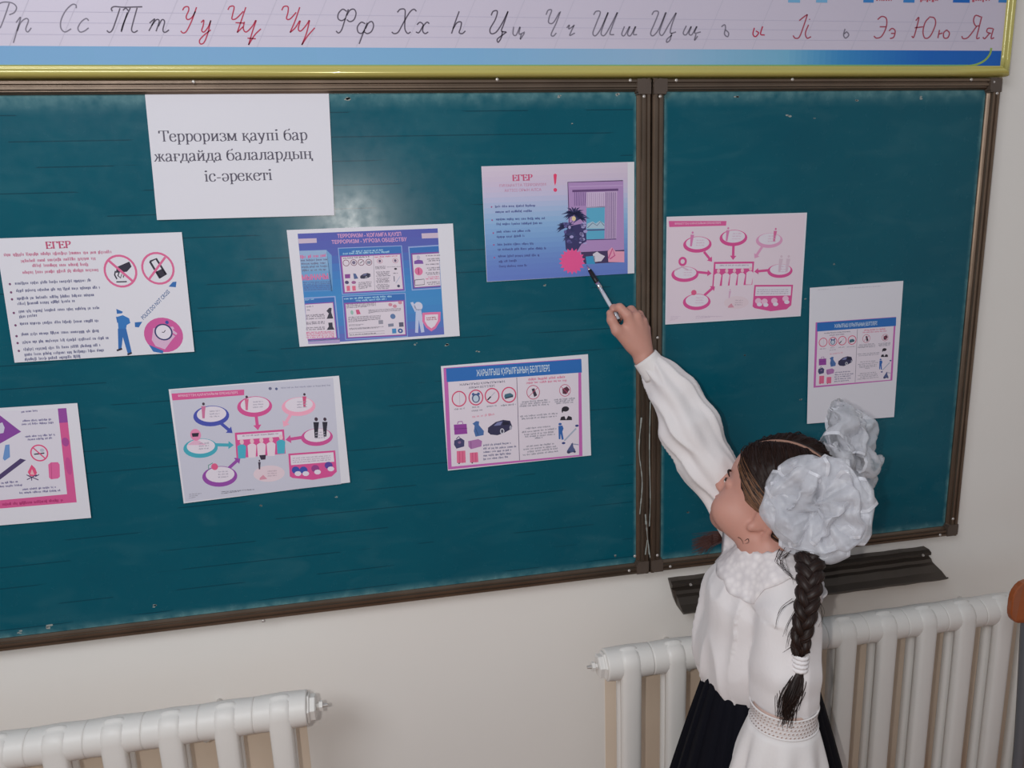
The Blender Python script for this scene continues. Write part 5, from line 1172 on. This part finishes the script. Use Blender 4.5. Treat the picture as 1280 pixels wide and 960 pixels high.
for s_ in (-1, 1):
    mb = MB(); A = Vector((0.064, -0.060, -0.008))
    for i in range(620):
        L = HL if i % 5 < 2 else PT; t = rn.random(); st_ = along(L, t); end = A + Vector((rn.gauss(0,.006), rn.gauss(0,.006), rn.gauss(0,.008)))
        pts = []; ok = True; lift = rn.uniform(0.0003, 0.0022) if i % 12 else rn.uniform(0.002, 0.0065)
        for k in range(9):
            f = k/8; q = st_*(1-f) + end*f; w = hd(s_*q.x, q.y, q.z); r_ = surf(w, lift*math.sin(PI*min(1, f*1.5+.05)) + 0.0002)
            if r_ is None: ok = False; break
            if k and (r_ - pts[-1]).length > 0.05: ok = False; break
            pts.append(r_)
        if not ok: continue
        temple = L is HL and t > 0.15 and rn.random() < 0.85
        mb.tube(pts, [0.0003 + 0.0006*math.sin(PI*(k+.7)/9.5) for k in range(9)], m_hair3 if temple else m_hair2, 3, cap=False)
    mb.build('hair_strands', girl, smooth=True)['kind'] = 'stuff'

mb = MB(); mb.tube([hd(0.0035, -0.0135 + 0.0985*math.cos(q), 0.033 + 0.0905*math.sin(q)) for q in np.linspace(0.62, 1.9, 24)], 0.0026, mat('scalp_parting', (150, 112, 96), 0.6), 8); mb.build('hair_parting', girl, smooth=True)
def braid(path, wid, m, name='braid', turns=5.0, parent=girl):
    P = catmull(path, 14); K = len(P)
    root = None; cum = [0]
    for a, b_ in zip(P, P[1:]): cum.append(cum[-1] + (b_-a).length)
    L = cum[-1]
    for s3 in range(3):
        mb = MB(); pts = []; rr = []
        view = Vector((0.5, 0.85, -0.2))
        for i in range(K):
            f = cum[i]/L; t = (P[min(i+1,K-1)] - P[max(i-1,0)]).normalized(); side = t.cross(view).normalized(); dep = side.cross(t).normalized()
            ph = 2*PI*(turns*f + s3/3); w = wid[0]*(1-f) + wid[1]*f
            pts.append(P[i] + side*(math.sin(ph)*w*0.52) + dep*(math.sin(2*ph)*w*0.26)); rr.append(w*0.46*(1 + 0.10*math.sin(ph*2)))
        mb.tube(pts, rr, m, 12)
        # fine lengthwise strands wound on the surface of the strand
        for q in range(9):
            pp = []; prev = None
            for i in range(len(pts)):
                t = (pts[min(i+1,K-1)] - pts[max(i-1,0)]).normalized(); a = (prev - t*prev.dot(t)) if prev is not None else t.orthogonal(); a.normalize(); prev = a; b_ = t.cross(a)
                an = 2*PI*q/9 + 0.8*math.sin(i*0.35); pp.append(pts[i] + (a*math.cos(an) + b_*math.sin(an))*rr[i]*0.97)
            mb.tube(pp, 0.0009, m_hair2 if q % 3 else m, 4, cap=False)
        if s3 == 0: root = mb.build(name, parent, smooth=True)
        else: mb.build('braid_strand', root, smooth=True)
    return root
def wisps(name, start, dirs, n, length, r, m, seed, spread=0.3, droop=(0, 0, -1), taper=True, curl=0.3):
    rn = random.Random(seed); mb = MB()
    for i in range(n):
        p = Vector(start) + Vector((rn.gauss(0, .003), rn.gauss(0, .003), rn.gauss(0, .003))); d = Vector(dirs).normalized() + Vector((rn.gauss(0, spread), rn.gauss(0, spread), rn.gauss(0, spread)))*0.5
        d.normalize(); L = length*rn.uniform(.6, 1.05); pts = [p.copy()]
        for k in range(7):
            d = (d + Vector(droop)*curl*0.12 + Vector((rn.gauss(0, .03), rn.gauss(0, .03), rn.gauss(0, .03)))).normalized(); p = p + d*L/7; pts.append(p.copy())
        mb.tube(pts, [r*(1 - 0.8*k/7) for k in range(8)], m, 4, cap=False)
    o = mb.build(name, girl, smooth=True); o['kind'] = 'stuff'; return o
# left braid: from the near bow down the back of the sleeve
bp_ = [S(1008,668,-0.390), S(1012,694,-0.425), S(1012,728,-0.462), S(1007,765,-0.482), S(1001,800,-0.488), S(1001,817,-0.488)]
braid(bp_, (0.027, 0.0135), m_hair, turns=3.2)
tb = S(1001,817,-0.488); te = S(999,838,-0.488)
ax = Vector(te - tb).normalized(); u_ = ax.orthogonal().normalized(); v_ = ax.cross(u_)
mt_ = mat('white_terry_hair_tie', (226, 222, 224), 0.9, bump=0.5, bscale=200)
ringloft('hair_tie', [(Vector(tb)*(1-t) + Vector(te)*t, u_, v_, (lambda a, t=t: (0.0105 + 0.0022*abs(math.sin(t*PI*4)), 0.0105 + 0.0022*abs(math.sin(t*PI*4)), 0.0004*math.sin(a*12)))) for t in np.linspace(0, 1, 25)], mt_, 36)
mb = MB(); q0, q1 = Vector(te), Vector(S(983, 893, -0.498)); pts = catmull([q0 + Vector((0,0,.004)), Vector(S(996,848,-0.49)), Vector(S(989,868,-0.495)), q1], 5)
mb.tube(pts[:-3], [0.007 + 0.004*math.sin(PI*i/len(pts)) for i in range(len(pts)-3)], m_hair, 10); mb.build('braid_tail', girl, smooth=True)
rn = random.Random(5); mb = MB()
for i in range(170):
    o_ = Vector((rn.gauss(0,.0035), rn.gauss(0,.0035), 0)); sp_ = Vector((rn.gauss(0,.006), rn.gauss(0,.004), rn.gauss(-.0,.010)))
    pp = catmull([q0 + o_*0.7, Vector(S(996,848,-0.49)) + o_*1.7, Vector(S(989,868,-0.495)) + o_*2.2 + sp_*.3, q1 + o_*1.2 + sp_], 4)
    mb.tube(pp, [0.0011*(1 - 0.75*k/len(pp)) for k in range(len(pp))], m_hair2 if i % 2 else m_hair, 3, cap=False)
mb.build('braid_tail_strands', girl, smooth=True)['kind'] = 'stuff'
def stray(lines, name='stray_hairs', r=0.0006, n=1, jit=0.0):
    mb = MB(); rn = random.Random(3)
    for L, d in lines:
        for k in range(n):
            pts = catmull([S(x + rn.gauss(0, jit), y + rn.gauss(0, jit), d) for x, y in L], 5); mb.tube(pts, [r*(1 - 0.7*i/len(pts)) for i in range(len(pts))], m_hair2, 4, cap=False)
    mb.build(name, girl, smooth=True)['kind'] = 'stuff'
stray([([(992,750),(978,760),(971,775),(969,787)],-0.49), ([(994,765),(985,780),(981,795)],-0.487), ([(993,785),(986,797),(983,810)],-0.487), ([(1016,742),(1024,752),(1028,768),(1027,784)],-0.475), ([(1014,738),(1022,752),(1022,772)],-0.475),
       ([(993,800),(988,808),(980,815)],-0.49), ([(995,805),(994,812),(990,818)],-0.49)], r=0.0004, n=3, jit=1.2)
stray([([(978,688),(973,700),(980,712),(990,722)],-0.44), ([(985,692),(978,702),(984,716),(994,726)],-0.44)], 'stray_hairs', 0.0004, 8, 2.0)
stray([([(922,671),(927,674),(929,680)],-0.352), ([(931,676),(935,674),(936,678),(932,680)],-0.36)], 'stray_hairs', 0.0004, 2, 0.5)
# wispy flyaways over the crown
# right braid: behind the neck, over the far shoulder, its brown tail showing beyond the collar
braid([Vector(hd(-0.064,-0.060,-0.02)), Vector(hd(-0.066,-0.03,-0.075)), Vector(S(930,676,-0.25)), Vector(S(912,676,-0.235))], (0.019, 0.012), m_hair, turns=2.4)
mb = MB(); m_hair4 = mat('reddish_brown_hair_end', (70, 38, 32), 0.5, vary=0.3, vscale=40); rn = random.Random(21)
for i in range(150):
    jy = rn.gauss(0, 3.2); pp = catmull([S(916, 671 + jy*.5, -0.232), S(902, 671 + jy*.8, -0.225), S(890, 674 + jy*1.2, -0.22), S(876 - rn.uniform(-8, 12), 682 + jy*1.8, -0.215)], 4)
    mb.tube(pp, [0.0010*(1 - 0.8*k/len(pp)) for k in range(len(pp))], m_hair4, 3, cap=False)
mb.build('braid_tail_strands', girl, smooth=True)['kind'] = 'stuff'

# ------------------------------------------------------------------ organza bows
m_org, nt, b = node_mat('white_organza')
b.inputs['Base Color'].default_value = (*lin((222, 223, 231)), 1); b.inputs['Roughness'].default_value = 0.36; b.inputs['Specular IOR Level'].default_value = 0.6; b.inputs['Sheen Weight'].default_value = 0.3
uvn = N(nt, 'UVMap'); sp = N(nt, 'SeparateXYZ'); nt.links.new(uvn.outputs[0], sp.inputs[0])
ev = math_node(nt, 'ABSOLUTE', math_node(nt, 'SUBTRACT', sp.outputs[1], 0.5)); band = math_node(nt, 'GREATER_THAN', ev, 0.455)
tc = N(nt, 'TexCoord'); n1 = N(nt, 'TexNoise'); n1.inputs['Scale'].default_value = 70; n1.inputs['Detail'].default_value = 6; nt.links.new(tc.outputs['Object'], n1.inputs['Vector'])
al = math_node(nt, 'MULTIPLY_ADD', band, 0.30, 0.36, clamp=True); al = math_node(nt, 'ADD', al, math_node(nt, 'MULTIPLY', n1.outputs['Fac'], 0.18), clamp=True); nt.links.new(al, b.inputs['Alpha'])
bp = N(nt, 'Bump'); bp.inputs['Strength'].default_value = 0.6; bp.inputs['Distance'].default_value = 0.003; nt.links.new(n1.outputs['Fac'], bp.inputs['Height']); nt.links.new(bp.outputs[0], b.inputs['Normal'])
nt.links.new(math_node(nt, 'MULTIPLY_ADD', band, -0.1, 0.36), b.inputs['Roughness'])
b.inputs['Transmission Weight'].default_value = 0.0
m_org2 = mat('bow_knot_cloth', (206, 206, 216), 0.5, sheen=0.3)
def bow(center, anchor, nrm, upd, scl, seed, spec, name='hair_bow'):
    """rosette of crumpled ribbon loops; spec: list of (angle deg, tilt deg towards the outside, reach, half width, openness)"""
    c = Vector(center); n_ = Vector(nrm).normalized(); u0 = (Vector(upd) - n_*Vector(upd).dot(n_)).normalized(); v0 = n_.cross(u0); rn = random.Random(seed)
    mb = MB(); mb.tube([Vector(anchor), (Vector(anchor)+c)/2, c - n_*0.01, c + n_*0.006], [0.016, 0.015, 0.017, 0.010], m_org2, 16); root = mb.build(name, girl, smooth=True)
    for i, (ang, tilt, reach, hw, opn) in enumerate(spec):
        a = math.radians(ang); ti = math.radians(tilt)
        d = ((u0*math.cos(a) + v0*math.sin(a))*math.cos(ti) + n_*math.sin(ti)).normalized(); side = d.cross(n_ if abs(tilt) < 70 else u0).normalized(); up_ = side.cross(d).normalized()
        if up_.dot(n_) < 0: up_ = -up_
        K, W = 36, 16; vs = []; sd = rn.uniform(0, 100)
        for k in range(K+1):
            s_ = k/K; th = PI*s_
            along_ = reach*scl*(math.sin(th)**0.75); h_ = opn*(-math.cos(th))*(0.25 + 0.75*math.sin(th)**0.6)
            gather = 0.22 + 0.78*min(1, math.sin(th)*1.25)**0.8
            for j in range(W+1):
                t = j/W*2 - 1
                fold = noise.noise(Vector((t*2.3 + sd, s_*2.2, sd*0.3)))*0.017 + noise.noise(Vector((t*5 + sd, s_*5, 7)))*0.007
                ruf = math.sin(t*6 + sd)*0.006*(1.2 - math.sin(th)) + 0.004*noise.noise(Vector((t*3 + s_*9, sd, s_*14)))
                cr = 1 - 0.20*t*t + 0.12*noise.noise(Vector((t*1.5, sd, s_*2)))
                p = c + d*(along_*cr) + side*(t*hw*scl*gather) + up_*(h_ + fold + ruf - 0.010*t*t)
                vs.append(p)
        me_ = MB(); me_.add(vs, [(k*(W+1)+j, (k+1)*(W+1)+j, (k+1)*(W+1)+j+1, k*(W+1)+j+1) for k in range(K) for j in range(W)], m_org)
        o = me_.build('ribbon_loop', root, smooth=True); l = o.data.uv_layers.new(name='UVMap'); q = 0
        for k in range(K):
            for j in range(W):
                for dk, dj in ((0,0),(1,0),(1,1),(0,1)): l.data[q].uv = ((k+dk)/K, (j+dj)/W); q += 1
    return root
toCam = (CAM - Vector(S(1020, 633, -0.42))).normalized()
nL = (Vector(HM[:, 0])*0.45 + toCam*0.9).normalized()
big = [(a + 8, t, r, 0.060, 0.020) for a, t, r in ((0,8,.092),(42,12,.090),(85,6,.094),(128,10,.088),(172,8,.098),(215,12,.088),(262,6,.094),(308,10,.092))]
mid = [(a, t, r, 0.060, 0.016) for a, t, r in ((35,26,.084),(110,30,.080),(195,24,.086),(282,28,.082))]
top_ = [(70,52,.058,.055,.014),(235,50,.06,.055,.014)]
bow(S(1021, 632, -0.408), hd(0.062, -0.062, -0.012), nL, (0,0,1), .87, 3, big + mid + top_)
nR = Vector((0.62, -0.55, 0.25))
bigR = [(a, t, r, 0.052, 0.022) for a, t, r in ((10,12,.080),(50,10,.070),(95,8,.084),(140,12,.072),(190,14,.084),(235,10,.076),(280,8,.086),(325,12,.072))]
bow(S(1056, 560, -0.285), hd(-0.062, -0.062, -0.012), nR, (-0.35,0,1), 1.08, 8, bigR + [(30,45,.062,.042,.02),(150,48,.062,.042,.02),(270,45,.064,.042,.02)])

# ------------------------------------------------------------------ the pen
m_clear = mat('clear_grey_plastic', (196, 200, 210), 0.12, spec=0.7, coat=0.5); m_blk = mat('black_rubber_grip', (22, 22, 28), 0.4); m_chr = mat('chrome', (220, 220, 226), 0.15, metal=1.0)
T0, T1 = Vector(S(733.5, 331.5, -0.0035)), Vector(S(771.5, 396.5, -0.094)); dr = (T1 - T0).normalized()
pen = thing('pen', 'slim ballpoint pen with black grip and clear barrel held in her hand', 'pen', tuple(T1))
def seg(name, a, b_, r, m, n=16):
    k = len(r); mb = MB(); mb.tube([T0 + dr*(a + (b_-a)*i/(k-1)) for i in range(k)], r, m, n); return mb.build(name, pen, smooth=True)
seg('tip', 0.0, 0.014, [0.0005, 0.0012, 0.0024, 0.0034], m_chr); seg('grip', 0.014, 0.046, [0.0040, 0.0045, 0.0045, 0.0043], m_blk); seg('ring', 0.046, 0.060, [0.0042, 0.0046, 0.0042], m_chr); seg('barrel', 0.060, 0.138, [0.0036, 0.0037, 0.0037, 0.0036], m_clear); seg('clicker', 0.138, 0.146, [0.0022, 0.0022, 0.0018], m_blk)
